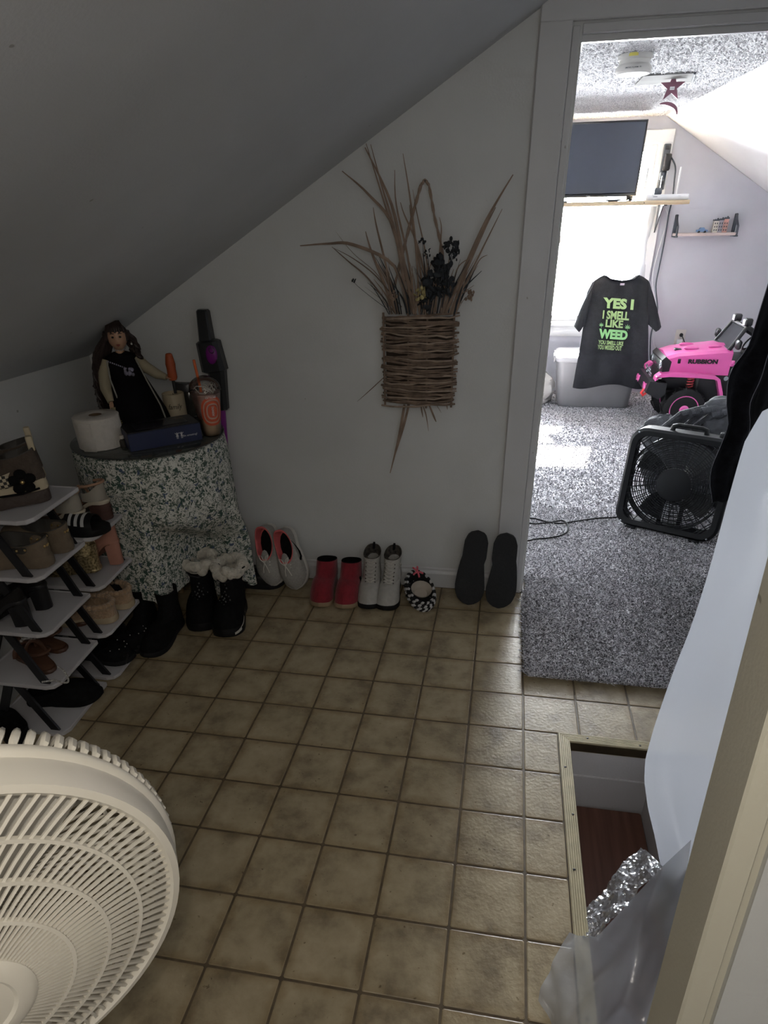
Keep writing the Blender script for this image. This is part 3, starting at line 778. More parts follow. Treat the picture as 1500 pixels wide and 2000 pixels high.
# black slippers standing on their toes, soles outwards
for k, (tx, ty, yaw, lab) in enumerate(((-.232, 1.475, 4, 'left black slipper stood upright showing its sole by the casing'), (-.102, 1.465, 2, 'right black slipper stood upright showing its sole in front of the casing'))):
    L = .325; a = 76
    ca, sa = math.cos(R(a)), math.sin(R(a)); toe = Vector((tx, ty, .004)); org = toe - Vector((0, -ca, -sa)) * L
    Mx = Matrix.Translation(toe) @ Matrix.Rotation(R(yaw), 4, 'Y') @ Matrix.Translation(-toe) @ Matrix.Translation(org) @ M_lean(None, a, 0, True)
    t = thing('slipper', lab, 'slipper', group='upright black slippers', M=Mx)
    shoe(t, L, .122, .022, [(.45, .60, .05, .05, .058, .055)], m_blk, mat('black_foam_sole', (.010, .011, .013), .75, var=.2, scale=90, bump=.3, bscale=220), m_blk, 1 if k else -1, prof=[(0, 0), (.02, .4), (.06, .62), (.15, .78), (.3, .80), (.42, .80), (.6, .93), (.72, 1.), (.82, .97), (.91, .78), (.97, .46), (1, 0)])

# --- by the table ----------------------------------------------------------------------
for k, (x, y, ang, lab) in enumerate(((-1.372, 1.355, 194, 'left black winter boot with white fleece cuff by the tablecloth'), (-1.222, 1.335, 186, 'right black winter boot with white fleece cuff and black sole'))):
    t = thing('winter_boot', lab, 'boot', group='fleece-lined winter boots', M=M_stand(x, y, 0, ang))
    side = 1 if k == 0 else -1
    lps = [(.00, .60, .094, .10, .115, .105), (.02, .50, .090, .17, .175, .172), (-.01, .48, .104, .215, .205, .21)]
    shoe(t, .262, .124, .034, lps, m_blk, m_rubber, m_fur, side, midsole=None, heel=.01, hblock=False)
    fb_ = MB(); rr = random.Random(k)
    for i in range(26):
        a = 2 * math.pi * i / 26
        fb_.ell((.056 * math.cos(a) + rr.uniform(-.004, .004), .062 + .068 * math.sin(a), .228 + rr.uniform(-.012, .014)), (.021 + rr.uniform(0, .006), .021, .024), 8, 6)
    obj('fleece_cuff', fb_, m_fur, t, False)
    s0 = -1 if side == 1 else 1
    wv = MB(); ring_a = []; ring_b = []
    for i in range(12):
        q = i / 11; y_ = lerp(.10, .245, q); x_ = -(wprof(y_ / .262) * .056 * 1.06 + .0015) + side * .0062
        zc = .030 + .010 * math.sin(q * math.pi * 1.3) - .006 * q; hh = .009 * (1 - abs(q - .5) * 1.3) + .002
        ring_a.append((x_ - .001, y_, zc - hh)); ring_b.append((x_ - .001, y_, zc + hh))
    wv.loft([ring_a, ring_b], False, False, False); obj('white_wave', wv, m_whitesole, t, False, label='white wave on the sole edge')
    kn = MB(); lc = MB()
    for j in range(9):
        for i in range(5): 
            y_ = .155 - .004 * j + .010 * math.cos(i * 1.25 - 2.5); kn.ell(((i - 2) * .014 + (j % 2) * .006, y_ + .018 - .0045 * j + .018 * (1 - abs(i - 2) / 2.4) - .014, .100 + j * .011), (.0034, .0034, .0042), 6, 4)
    obj('knit_specks', kn, mat('charcoal_yarn', (.10, .10, .10), .9), t, False, kind='stuff')
    lc.tube([(.0, .13, .19), (.03, .14, .205), (.055, .11, .225), (.05, .06, .245), (.03, .09, .25)], .0032, 6).tube([(.0, .13, .19), (-.03, .135, .205), (-.05, .10, .23), (-.075, .09, .245)], .0032, 6)
    obj('laces', lc, m_black, t, False)
for k, (x, y, ang, lab) in enumerate(((-1.535, 1.160, 184, 'left black suede ankle boot standing under the tablecloth hem'), (-1.412, 1.150, 172, 'right black suede ankle boot standing under the tablecloth hem'))):
    t = thing('suede_boot', lab, 'boot', group='black suede ankle boots', M=M_stand(x, y, 0, ang))
    shoe(t, .255, .100, .018, [(.02, .54, .072, .085, .088, .085), (.04, .40, .064, .14, .14, .135), (.02, .40, .076, .205, .20, .20)], m_blk, m_rubber, m_blk, 1 if k == 0 else -1, heel=.02, hblock=True)
t = thing('dark_shoe', 'black leather shoe lying behind the fleece-lined winter boots', 'shoe', M=M_stand(-1.33, 1.50, 0, -78))
shoe(t, .25, .10, .02, [(.03, .55, .07, .07, .075, .055)], m_blk_s, m_rubber, m_blk, 1)

# --- on the racks -----------------------------------------------------------------------
m_chest = mat('dark_brown_knit', (.075, .055, .042), .9, var=.15, scale=60, bump=.4, bscale=150)
m_check = None
def check_mat(name, a, c, s):
    M, N, L, b = nodes(name); tc = N.new('ShaderNodeTexCoord'); ch = N.new('ShaderNodeTexChecker'); ch.inputs['Scale'].default_value = s
    ch.inputs['Color1'].default_value = (*a, 1); ch.inputs['Color2'].default_value = (*c, 1)
    L.new(tc.outputs['Object'], ch.inputs[0]); L.new(ch.outputs[0], b.inputs['Base Color']); b.inputs['Roughness'].default_value = .7
    return M
m_check = check_mat('gingham_ribbon', (.02, .018, .016), (.50, .43, .31), 110)
for k, (x, y, ang, lab) in enumerate(((-1.535, .775, 128, 'brown and cream ankle boot with black felt flower on the top shelf'), (-1.605, .862, 128, 'second brown and cream ankle boot behind the first one on the top shelf'))):
    t = thing('flower_boot', lab, 'boot', group='brown flower boots', M=M_stand(x, y, RZ[4], ang))
    side = 1 if k == 0 else -1
    shoe(t, .235, .104, .034, [(-.02, .60, .098, .075, .082, .075), (.0, .52, .088, .12, .11, .11), (.02, .46, .082, .165, .145, .15)], m_chest, mat('brown_lug_sole', (.062, .043, .034), .6, bump=.5, bscale=60), m_plast_d, side)
    bd = MB(); N_ = 40
    ra, rb_ = [], []
    for i in range(N_):
        tt = .5 - .5 * math.cos(2 * math.pi * i / N_); s = math.sin(2 * math.pi * i / N_)
        w_ = wprof(tt) * .104 / 2 * 1.07 + .002; ra.append((math.copysign(w_, s), .235 * (.5 + (tt - .5) * 1.05), .036 + .004)); rb_.append((math.copysign(w_ * .96 + .001, s), .235 * (.5 + (tt - .5) * .97), lerp(.122, .082, smooth01(tt))))
    bd.loft([ra, rb_], True, False, False); obj('cream_band', bd, m_cream_f, t, False, label='cream band above the sole')
    fl_ = MB(); c0 = Vector((-.058, .060, .082))
    for j in range(5):
        a = 2 * math.pi * j / 5 + .3; fl_.ell(tuple(c0 + Vector((0, .023 * math.cos(a), .023 * math.sin(a)))), (.005, .018, .016), 10, 6)
    obj('felt_flower', fl_, m_blk, t, False); obj('flower_bead', MB().ell(tuple(c0 + Vector((-.006, 0, 0))), (.004, .006, .006), 8, 6), m_gold, t, False)
    rbn = MB(); rbn.ell(tuple(c0 + Vector((.003, .050, .006))), (.007, .030, .020), 12, 8); obj('ribbon_bow', rbn, m_check, t, False)
    obj('cord_trim', MB().tube([(-.050, .02, .052), (-.060, .07, .047), (-.063, .13, .049), (-.056, .18, .066)], .0035, 6), m_blk, t, False)
    obj('pull_tab', MB().box((0, .010, .176), (.024, .018, .044), .003), m_cream_f, t, False, label='cream ribbed pull tab')
m_taupe = mat('taupe_suede', (.165, .125, .085), .85, var=.12, scale=40, bump=.2, bscale=180)
for k, (x, y, lab) in enumerate(((-1.60, .66, 'front taupe clog with brass studs on the rack below the flower boots'), (-1.60, .765, 'rear taupe clog with brass studs on the rack below the flower boots'))):
    t = thing('studded_clog', lab, 'shoe', group='taupe studded clogs', M=M_stand(x + .095, y, RZ[3], 97))
    shoe(t, .235, .108, .034, [(.02, .62, .100, .088, .100, .068)], m_taupe, m_taupe, m_plast_d, 1)
    sd = MB()
    for j in range(11):
        a = math.pi * (.06 + .88 * j / 10); tt = .5 + .5 * math.sin(a) * 1.0
        y_ = .095 - .090 * math.sin(a); x_ = -math.cos(a) * (.046 - .010 * math.sin(a))
        sd.ell((x_, y_ - .004, .066), (.0046, .0046, .0046), 7, 5)
    obj('studs', sd, m_gold, t, False, kind='stuff', label='brass studs')
for k, (x, y, lab) in enumerate(((-1.575, .575, 'front black block heel pump on the third shelf'), (-1.575, .675, 'rear black block heel pump on the third shelf'))):
    t = thing('block_heel_pump', lab, 'shoe', group='black block heel pumps', M=M_stand(x, y, RZ[2], 96))
    shoe(t, .225, .085, .012, [(.02, .62, .066, .135, .062, .09)], m_blk_s, m_black, m_blk, 1 if k else -1, heel=.078)
m_choc = mat('brown_leather', (.085, .036, .020), .5, var=.2, scale=30)
def sandal(name, label, group, x, y, z, ang, ms, mstrap, L=.235, W=.088, th=.014, beads=None, heel=0., mh=None, back=True):
    t = thing(name, label, 'sandal', group=group, M=M_stand(x, y, z, ang)); N = 36
    def zb(y): return th + heel * (1 - smooth01((y / L - .15) / .5))
    def bs(i, k=1.):
        a = 2 * math.pi * i / N; tt = .5 - .5 * math.cos(a); return (math.copysign(wprof(tt) * W / 2 * k, math.sin(a)) if abs(math.sin(a)) > 1e-6 else 0, L * (.5 + (tt - .5) * k))
    obj('sole', MB().loft([[(*bs(i), zb(bs(i)[1]) - th) for i in range(N)], [(*bs(i, 1.03), zb(bs(i)[1]) - th * .4) for i in range(N)], [(*bs(i, 1.), zb(bs(i)[1])) for i in range(N)]]), ms, t, False)
    obj('footbed', MB().loft([[(*bs(i, .93), zb(bs(i)[1]) + .0005) for i in range(N)], [(*bs(i, .88), zb(bs(i)[1]) + .0025) for i in range(N)]]), mat('brown_footbed', (.11, .050, .028), .6), t, False)
    def arc(y0, y1, w, h, r, flat=.35, n=11):
        return [(w / 2 * math.cos(math.pi * j / (n - 1)), lerp(y0, y1, j / (n - 1)), zb(lerp(y0, y1, j / (n - 1))) - th * .3 + h * math.sin(math.pi * j / (n - 1))) for j in range(n)]
    sb_ = MB().tube(arc(L * .66, L * .70, W * 1.02, .050, 0), .008, 8, True, .35).tube([(0, L * .74, zb(L * .7) + .04), (0, L * .62, zb(L * .6) + .055), (0, L * .45, zb(L * .4) + .072)], .006, 8, True, .4)
    sb_.tube(arc(L * .42, L * .42, W * .78, .075, 0), .006, 8, True, .4)
    obj('strap', sb_, mstrap, t, False)
    if back:
        P_ = [(W * .36 * math.cos(a), L * .22 - L * .2 * math.sin(a), zb(L * .1) + .055 + .01 * math.sin(a)) for a in [lerp(-.3, math.pi + .3, j / 12) for j in range(13)]]
        obj('ankle_strap', MB().tube(P_, .005, 7), mstrap, t, False)
    if beads:
        b_ = MB(); 
        for p in arc(L * .66, L * .70, W * .9, .058, 0, n=13)[2:-2]: b_.ell(p, (.0055, .0055, .0055), 7, 5)
        for j in range(7): b_.ell((0, lerp(L * .74, L * .45, j / 6), zb(L * .6) + lerp(.05, .082, j / 6)), (.005, .005, .005), 7, 5)
        obj('beads', b_, beads, t, False, kind='stuff')
    if heel > .02:
        tp = [bs(i) for i in range(N) if bs(i)[1] < L * .3]; tp.sort(key=lambda p: math.atan2(p[1] - L * .15, p[0]))
        obj('heel', MB().loft([[(a * .95, b * .97, 0) for a, b in tp], [(a, b, zb(b) - th + .001) for a, b in tp]]), mh or ms, t, False)
        hs = MB()
        for q in (.2, .45, .7): hs.loft([[(a * 1.03, b * 1.03 - .002, heel * q) for a, b in tp], [(a * 1.03, b * 1.03 - .002, heel * q + .003) for a, b in tp]])
        obj('heel_bands', hs, mh or ms, t, False)
    return t
sandal('beaded_sandal', 'brown thong sandal with silver beads hanging over the fourth shelf edge', 'brown beaded sandals', -1.545, .545, RZ[1], 60, m_choc, m_choc, beads=m_pearl)
sandal('beaded_sandal', 'brown thong sandal with gold rings further back on the fourth shelf', 'brown beaded sandals', -1.575, .665, RZ[1], 75, m_choc, m_choc, beads=m_gold)
ns = thing('bead_necklace', 'loop of small silver beads draped over the fourth shelf edge', 'necklace', (-1.50, .52, RZ[1]))
nb = MB()
for j in range(34):
    q = j / 33; P_ = Vector((lerp(-1.535, -1.479, math.sin(q * math.pi)), lerp(.485, .565, q), RZ[1] + .012 - .055 * max(0, math.sin(q * math.pi) - .55)))
    nb.ell(tuple(P_), (.0035, .0035, .0035), 6, 4)
obj('beads', nb, m_pearl, ns, kind='stuff')
t = thing('felt_slipper', 'black slipper with a red label on the lowest shelf', 'slipper', M=M_stand(-1.715, .575, .018, -72))
shoe(t, .255, .105, .014, [(.04, .60, .082, .05, .072, .045)], m_blk, m_blk, m_blk, 1)
obj('label', MB().box((-.046, .10, .040), (.003, .03, .018), .001), mat('red_label', (.22, .03, .03), .7), t, False)
t = thing('black_shoe', 'plain black shoe on the tiles in front of the lowest shelf', 'shoe', M=M_stand(-1.585, .385, 0, 62))
shoe(t, .25, .10, .018, [(.04, .58, .078, .06, .07, .055)], m_blk, m_rubber, m_blk, 1)

m_strp = mat('white_rubber_stripe', (.50, .50, .49), .5)
t = thing('slide_sandal', 'black slide sandal with pale stripes beside the wedge sandals', 'sandal', M=M_stand(-1.70, .86, RZ[3], -78))
N = 36; L = .25; W = .10
bs = lambda i, k=1.: (math.copysign(wprof(.5 - .5 * math.cos(2 * math.pi * i / N)) * W / 2 * k, math.sin(2 * math.pi * i / N)), L * (.5 + (-.5 * math.cos(2 * math.pi * i / N)) * k))
obj('sole', MB().loft([[(*bs(i, .97), 0) for i in range(N)], [(*bs(i, 1.02), .006) for i in range(N)], [(*bs(i, 1.02), .022) for i in range(N)], [(*bs(i, .96), .026) for i in range(N)]]), m_rubber, t, False)
def slidef(u, v):
    a = math.pi * u; y = L * lerp(.42, .84, v); w = wprof(y / L) * W * .52; return (w * math.cos(a), y - .02 * math.sin(a) * (v - .5), .018 + (.056 - .012 * v) * math.sin(a) ** .8)
obj('strap', MB().sheet(slidef, 19, 8, (0, 0, -.004)), m_rubber, t, False)
for k in range(3):
    v0 = .18 + k * .24
    def st(u, v): 
        p = slidef(lerp(.12, .88, u), lerp(v0, v0 + .12, v)); return (p[0] * 1.015, p[1], p[2] + .0012)
    obj('stripe', MB().grid(st, 15, 3), m_strp, t, False)
m_pale = mat('pale_grey_leather', (.34, .31, .26), .6); m_peach = mat('tan_leather', (.42, .25, .16), .6); m_cork = mat('dark_cork', (.085, .038, .030), .75, bump=.3)
for k, (x, y, lab) in enumerate(((-1.575, .940, 'front pale ankle-strap wedge sandal with dark ridged sole'), (-1.545, 1.045, 'rear pale ankle-strap wedge sandal with dark ridged sole by the tablecloth'))):
    t = sandal('wedge_sandal', lab, 'pale wedge sandals', x + .035, y - .03, RZ[3], 84, mat('white_stitched_edge', (.52, .46, .36), .7), m_peach, heel=.060, mh=m_cork, back=True, L=.245, W=.098)
    def qf(u, v):
        a = lerp(-.2, math.pi + .2, u); return (.041 * math.cos(a) * (1 - .1 * v), .062 - .054 * math.sin(a), .073 + v * lerp(.030, .066, math.sin(a) ** 2))
    obj('heel_cup', MB().sheet(qf, 17, 4, (0, .003, 0)), m_pale, t, False)
m_glit = mat('gold_glitter', (.16, .12, .06), .35, .7, col2=(.62, .50, .28), scale=140, detail=1)
t = thing('glitter_boot', 'gold glitter ankle shoe with heel counter towards the room', 'shoe', M=M_stand(-1.535, .905, RZ[2], 88))
shoe(t, .225, .100, .01, [(.0, .56, .094, .090, .08, .08), (.02, .44, .076, .145, .12, .13)], m_glit, m_glit, m_plast_d, 1, heel=.02)
obj('clear_strap', MB().tube([(.03, .03, .12), (.0, -.004, .125), (-.03, .03, .12)], .008, 8, True, .3), m_glit, t, False)
m_rose = mat('dusty_pink_suede', (.42, .20, .145), .8, var=.1, bump=.15)
t = thing('pink_heeled_mule', 'dusty pink high heeled shoe beside the gold glitter shoe', 'shoe', M=M_stand(-1.505, 1.005, RZ[2], 92))
shoe(t, .21, .08, .01, [(.02, .55, .066, .155, .09, .12)], m_rose, m_rose, m_plast_d, 1, heel=.085)
m_bisc = mat('biscuit_plush', (.40, .27, .165), .95, var=.15, scale=45, bump=.7, bscale=120, sheen=.3); m_bisc2 = mat('biscuit_sole', (.44, .35, .23), .7)
for k, (x, y, ang, lab) in enumerate(((-1.505, .885, 100, 'front tan plush slipper on the second rack'), (-1.495, .985, 96, 'rear tan plush slipper on the second rack'))):
    t = thing('plush_slipper', lab, 'slipper', group='tan plush slippers', M=M_stand(x, y, RZ[1], ang))
    shoe(t, .23, .112, .022, [(.02, .58, .096, .070, .085, .062)], m_bisc, m_bisc2, m_bisc, 1)
    cu = MB()
    for i in range(22):
        a = 2 * math.pi * i / 22; cu.ell((.046 * math.cos(a), .070 + .062 * math.sin(a), .076 + .006 * math.sin(a)), (.013, .013, .011), 8, 5)
    obj('cuff', cu, m_bisc, t, False)
    rf = MB()
    for j in range(6): rf.tube([(-.03 + .012 * j, .128 + .006 * (j % 2), .07), (-.03 + .012 * j, .150, .064), (-.03 + .012 * j, .172, .05)], .007, 6)
    obj('gathers', rf, m_bisc, t, False, kind='stuff')
sandal('ring_sandal', 'dark brown sandal with gold ring strap behind the tan plush slippers', None, -1.60, .83, RZ[1], 70, m_choc, mat('dark_strap', (.05, .025, .018), .5), beads=m_gold)
for k, (x, y, lab) in enumerate(((-1.565, .835, 'front black strappy shoe with tiny studs on the bottom shelf'), (-1.545, .945, 'rear black strappy shoe with tiny studs on the bottom shelf'))):
    t = thing('strappy_shoe', lab, 'shoe', group='black strappy shoes', M=M_stand(x - .13, y, .018, -80))
    shoe(t, .23, .092, .016, [(.03, .60, .076, .085, .06, .05)], m_blk, m_rubber, m_blk, 1, heel=.02)
    sd = MB()
    for j in range(6):
        a = math.pi * (.12 + .76 * j / 5); sd.ell((-math.cos(a) * .040, .13 + .078 * math.sin(a), .063), (.0025, .0025, .0025), 6, 4)
    obj('studs', sd, m_pearl, t, False, kind='stuff')
    obj('strap', MB().tube([(.037, .07, .05), (.03, .085, .085), (0, .09, .098), (-.03, .085, .085), (-.037, .07, .05)], .005, 7, True, .5).tube([(.03, .20, .035), (.045, .225, .05), (.06, .215, .02)], .004, 6), m_black, t, False)
# ---------------------------------------------------------------- round table, flowered cloth, glass
TX, TY, TZ, TR = -1.486, 1.335, .745, .282
def floral():
    M, N, L, b = nodes('flowered_cotton')
    tc = N.new('ShaderNodeTexCoord'); nz = N.new('ShaderNodeTexNoise'); nz.inputs['Scale'].default_value = 60; nz.inputs['Detail'].default_value = 3
    L.new(tc.outputs['Object'], nz.inputs['Vector'])
    mv = N.new('ShaderNodeMix'); mv.data_type = 'VECTOR'; mv.inputs['Factor'].default_value = .045
    L.new(tc.outputs['Object'], mv.inputs[4]); L.new(nz.outputs['Color'], mv.inputs[5])
    def vor(scale, lo, hi, colr, prev, salt):
        mp = N.new('ShaderNodeMapping'); mp.inputs['Location'].default_value = (salt, salt * .7, salt * 1.3); L.new(mv.outputs[1], mp.inputs['Vector'])
        v = N.new('ShaderNodeTexVoronoi'); v.inputs['Scale'].default_value = scale; L.new(mp.outputs[0], v.inputs['Vector'])
        sp = N.new('ShaderNodeSeparateColor'); L.new(v.outputs['Color'], sp.inputs[0])
        th = N.new('ShaderNodeMath'); th.operation = 'MULTIPLY'; L.new(sp.outputs[0], th.inputs[0]); th.inputs[1].default_value = hi
        lt = N.new('ShaderNodeMath'); lt.operation = 'LESS_THAN'; L.new(v.outputs['Distance'], lt.inputs[0]); L.new(th.outputs[0], lt.inputs[1])
        mx = N.new('ShaderNodeMix'); mx.data_type = 'RGBA'; L.new(lt.outputs[0], mx.inputs['Factor'])
        L.new(prev, mx.inputs['A']); mx.inputs['B'].default_value = (*colr, 1)
        return mx.outputs['Result']
    rp = ramp(N, [(.35, (.58, .58, .53)), (.65, (.70, .70, .65))]); L.new(nz.outputs['Fac'], rp.inputs[0])
    c = rp.outputs[0]
    c = vor(150, 0, .62, (.17, .19, .17), c, 3.1)
    c = vor(90, 0, .60, (.115, .15, .125), c, 1.7)
    c = vor(62, 0, .50, (.075, .11, .09), c, 7.9)
    c = vor(40, 0, .40, (.055, .095, .08), c, 9.3)
    c = vor(34, 0, .30, (.08, .11, .17), c, 5.3)
    L.new(c, b.inputs['Base Color']); b.inputs['Roughness'].default_value = .9; b.inputs['Specular IOR Level'].default_value = .2
    return M
m_floral = floral()
tb = thing('side_table', 'round table hidden under a flowered cloth in the corner', 'table', (TX, TY, 0))
m_tw = wood_mat('table_pine', (.35, .24, .13), (.45, .32, .19))
obj('table_top', MB().lathe([(TR - .008, .715), (TR - .004, .72), (TR - .004, .735), (TR - .01, .738)], (TX, TY, 0), 40), m_tw, tb)
for k in range(3):
    a = R(90 + 120 * k); obj('leg', MB().tube([(TX - .10 + .05 * math.cos(a), TY + .10 + .05 * math.sin(a), .0), (TX - .04 + .09 * math.cos(a), TY + .04 + .09 * math.sin(a), .72)], [.014, .018], 10), m_tw, tb)
cl = MB(); rings = []
na = 150
for j in range(25):
    d = j / 24; ring = []
    for i in range(na):
        a = 2 * math.pi * i / na
        front = .5 - .5 * math.sin(a)           # 1 facing the room
        xq = TX + .29 * math.cos(a)
        hem = .03 + .04 * (1 - front)
        if math.sin(a) < .3:
            hp_l = [(-1.8, .09), (-1.56, .10), (-1.52, .165), (-1.455, .16), (-1.425, .12), (-1.40, .165), (-1.375, .10), (-1.352, .006), (-1.33, .05), (-1.30, .14), (-1.24, .11), (-1.19, .06)]
            for (xa, za), (xb_, zb_) in zip(hp_l, hp_l[1:]):
                if xa <= xq <= xb_: hem = lerp(za, zb_, (xq - xa) / (xb_ - xa))
        if j == 0: r, z = TR - .002, TZ - .006
        z = lerp(TZ - .006, hem, d)
        fold = math.sin(11 * a + 1.2 * math.sin(3 * a)) * .55 + math.sin(17 * a + 2.1) * .3 + math.sin(6 * a + .5 + d * 1.3) * .4
        r = TR + .006 * min(1, d * 12) - .006 * d + fold * .024 * smooth01(d * 1.3) + .022 * d * max(0, math.cos(a)) + .007 * math.sin(23 * a + 4 * d) * d
        x, y = TX + r * math.cos(a), TY + r * math.sin(a)
        y = min(y, YW - .004 - .010 * (1 - d)); x = max(x, xkl(y) + .006)
        if x < -1.435 and z < .60 and y < 1.32: y = max(y, 1.0675 + .004 * fold)
        push = smooth01((.52 - z) / .24) * smooth01((x + 1.425) / .05)      # tucked in behind the winter boots
        if y < 1.40: y = lerp(y, max(y, 1.395 + .5 * (y - 1.25) * .3 + .010 * fold), push)
        ring.append((x, y, z))
    rings.append(ring)
top = [[(TX + (TR - .002) * k * math.cos(2 * math.pi * i / na), TY + (TR - .002) * k * math.sin(2 * math.pi * i / na), TZ - .004) for i in range(na)] for k in (.02, .985)]
cl.loft(top + rings, True, True, False)
tag(obj('tablecloth', cl, m_floral, angle=80), 'white cloth with small green and blue flowers draped over the corner table', 'tablecloth')
m_glass = mat('smoked_glass', (.50, .55, .54), .04, trans=.95, var=.02)
tag(obj('glass_top', MB().lathe([(TR - .002, TZ), (TR + .002, TZ + .002), (TR + .002, TZ + .005), (TR - .001, TZ + .0065)], (TX, TY, 0), 72), m_glass, angle=30), 'round glass plate lying on the flowered tablecloth', 'glass top')
ZT = TZ + .0068

# toilet roll
m_tp = mat('white_tissue', (.62, .58, .53), .95, var=.05, scale=60, bump=.15, bscale=300)
c = at(182, 868, Z=ZT + .02); tx, ty = float(c[0]) , float(c[1]) + .055
tp = thing('toilet_roll', 'white toilet paper roll on the left edge of the glass table top', 'toilet paper', (tx, ty, ZT))
obj('paper', MB().lathe([(.076, 0), (.080, .003), (.0805, .05), (.080, .110), (.076, .113), (.024, .113), (.022, .112), (.022, .0)], (tx, ty, ZT), 48, capa=False, capb=False).box((tx + .0, ty - .079, ZT + .05), (.05, .003, .10), .001), m_tp, tp)
obj('core', MB().lathe([(.0222, .001), (.0222, .1125), (.0205, .1125), (.0205, .001)], (tx, ty, ZT), 28, capa=False, capb=False), mat('brown_card', (.13, .085, .045), .9), tp)

# navy gift box
m_navy = mat('navy_card', (.010, .016, .060), .45, var=.06); m_navytop = mat('black_lid_card', (.010, .010, .013), .35)
A_ = Vector(at(256, 883, Z=ZT)); B_ = Vector(at(396, 858, Z=ZT)); ux = (B_ - A_); wl_ = ux.length; ux.normalize(); uy = Vector((-ux.y, ux.x, 0)); dp = .135
bxo = thing('gift_box', 'flat navy box with two white child figures in front of the doll', 'box', tuple(A_ + ux * wl_ / 2 + uy * dp / 2))
rotb = Matrix((tuple(ux), tuple(uy), (0, 0, 1))).transposed()
cb_ = A_ + ux * wl_ / 2 + uy * dp / 2
obj('box_body', MB().box(tuple(cb_ + Vector((0, 0, .031))), (wl_, dp, .062), .001, rotb), m_navy, bxo, smooth=False)
obj('lid', MB().box(tuple(cb_ + Vector((0, 0, .0637))), (wl_ - .002, dp - .002, .004), .001, rotb), m_navytop, bxo, smooth=False)
obj('lid_window', MB().box(tuple(cb_ + Vector((0, 0, .0664))), (wl_ * .72, dp * .6, .0012), .0003, rotb), mat('shiny_film', (.02, .02, .025), .12), bxo, smooth=False)
m_wink = mat('white_ink', (.62, .60, .60), .7)
fo = A_ - uy * .0006
def kid(x, skirt):
    mb = MB(); q = lambda p: tuple(fo + ux * (x + p[0]) + Vector((0, 0, p[1])) - uy * .0004)
    P_ = [[(-.004, .008), (.004, .008), (.002, .018), (-.002, .018)] if not skirt else [(-.0055, .008), (.0055, .008), (.0018, .018), (-.0018, .018)],
          [(-.003, .0), (-.001, .0), (-.0008, .008), (-.003, .008)], [(.001, .0), (.003, .0), (.003, .008), (.0008, .008)],
          [(-.002, .015), (-.008, .021), (-.0072, .0225), (-.001, .017)], [(.002, .015), (.008, .021), (.0072, .0225), (.001, .017)],
          [(.0026 * math.cos(k * .785), .0205 + .0026 * math.sin(k * .785)) for k in range(8)]]
    for p in P_: mb.add([q(a) for a in p], [tuple(range(len(p)))])
    return mb
obj('child_figure', kid(wl_ * .655, True), m_wink, bxo, smooth=False); obj('child_figure', kid(wl_ * .655 + .016, False), m_wink, bxo, smooth=False)
for p_ in [c_ for c_ in bxo.children if c_.name.startswith('child_figure')]:
    p_.location = (0, 0, .018)
tmb = text_mb('Be amazing!', fo + ux * (wl_ * .735) + Vector((0, 0, .020)), ux, (0, 0, 1), wl_ * .20, .009, .0005)
obj('lettering', tmb, m_wink, bxo, smooth=False)

# frozen drink cup
c = at(409, 853, Z=ZT); px_, py_ = float(c[0]) - .0, float(c[1]) + .026
cup = thing('drink_cup', 'clear frozen coffee cup with orange rings and orange straw on the table', 'cup', (px_, py_, ZT))
def pet_mat():
    M, N, L, b = nodes('clear_plastic'); out = N['Material Output']
    tr = N.new('ShaderNodeBsdfTransparent'); tr.inputs[0].default_value = (.92, .92, .92, 1); gl = N.new('ShaderNodeBsdfGlossy'); gl.inputs['Roughness'].default_value = .08
    fr = N.new('ShaderNodeFresnel'); fr.inputs[0].default_value = 1.55; mx = N.new('ShaderNodeMixShader')
    L.new(fr.outputs[0], mx.inputs[0]); L.new(tr.outputs[0], mx.inputs[1]); L.new(gl.outputs[0], mx.inputs[2]); L.new(mx.outputs[0], out.inputs[0]); return M
m_pet = pet_mat()
def cr(z): return lerp(.034, .056, z / .165)
obj('cup_body', MB().lathe([(.030, 0), (.034, .004)] + [(cr(z), z) for z in (.03, .06, .09, .12, .15, .165)] + [(.0585, .166), (.0585, .170), (.055, .170)], (px_, py_, ZT), 40, capb=False), m_pet, cup)
m_drink = mat('milky_coffee', (.48, .35, .23), .6, var=.12); m_froth = mat('pinkish_froth', (.42, .24, .20), .8, col2=(.62, .46, .41), scale=35, detail=3)
obj('drink', MB().lathe([(.029, .003)] + [(cr(z) - .0015, z) for z in (.03, .06, .068)] + [(.002, .069)], (px_, py_, ZT), 36), m_drink, cup)
obj('froth', MB().lathe([(cr(.069) - .002, .0695)] + [(cr(z) - .002, z) for z in (.09, .12, .15, .158)] + [(.01, .162)], (px_, py_, ZT), 36), m_froth, cup)
dm = MB().lathe([(.058, .168)] + [(.057 * math.cos(t), .172 + .046 * math.sin(t)) for t in [k * .14 for k in range(10)]] + [(.010, .217)], (px_, py_, ZT), 40, capa=False, capb=False)
obj('dome_lid', dm, m_pet, cup)
cr_ = MB()
rr = random.Random(5)
for k in range(9):
    a0 = rr.uniform(0, 6.28); cr_.tube([(px_ + .044 * math.cos(a0 + q * .5) * (1 - q * .08), py_ + .044 * math.sin(a0 + q * .5) * (1 - q * .08), ZT + .165 + .026 * math.sin(q * 1.1 + k)* .6 + .010) for q in range(6)], .0016, 5)
obj('cream_swirl', cr_, mat('cream_streak', (.60, .56, .50), .6), cup, kind='stuff')
m_or = mat('orange_plastic', (.62, .13, .035), .45)
obj('straw', MB().tube([(px_ - .010, py_ - .005, ZT + .12), (px_ - .018, py_ - .012, ZT + .275)], .005, 10), m_or, cup)
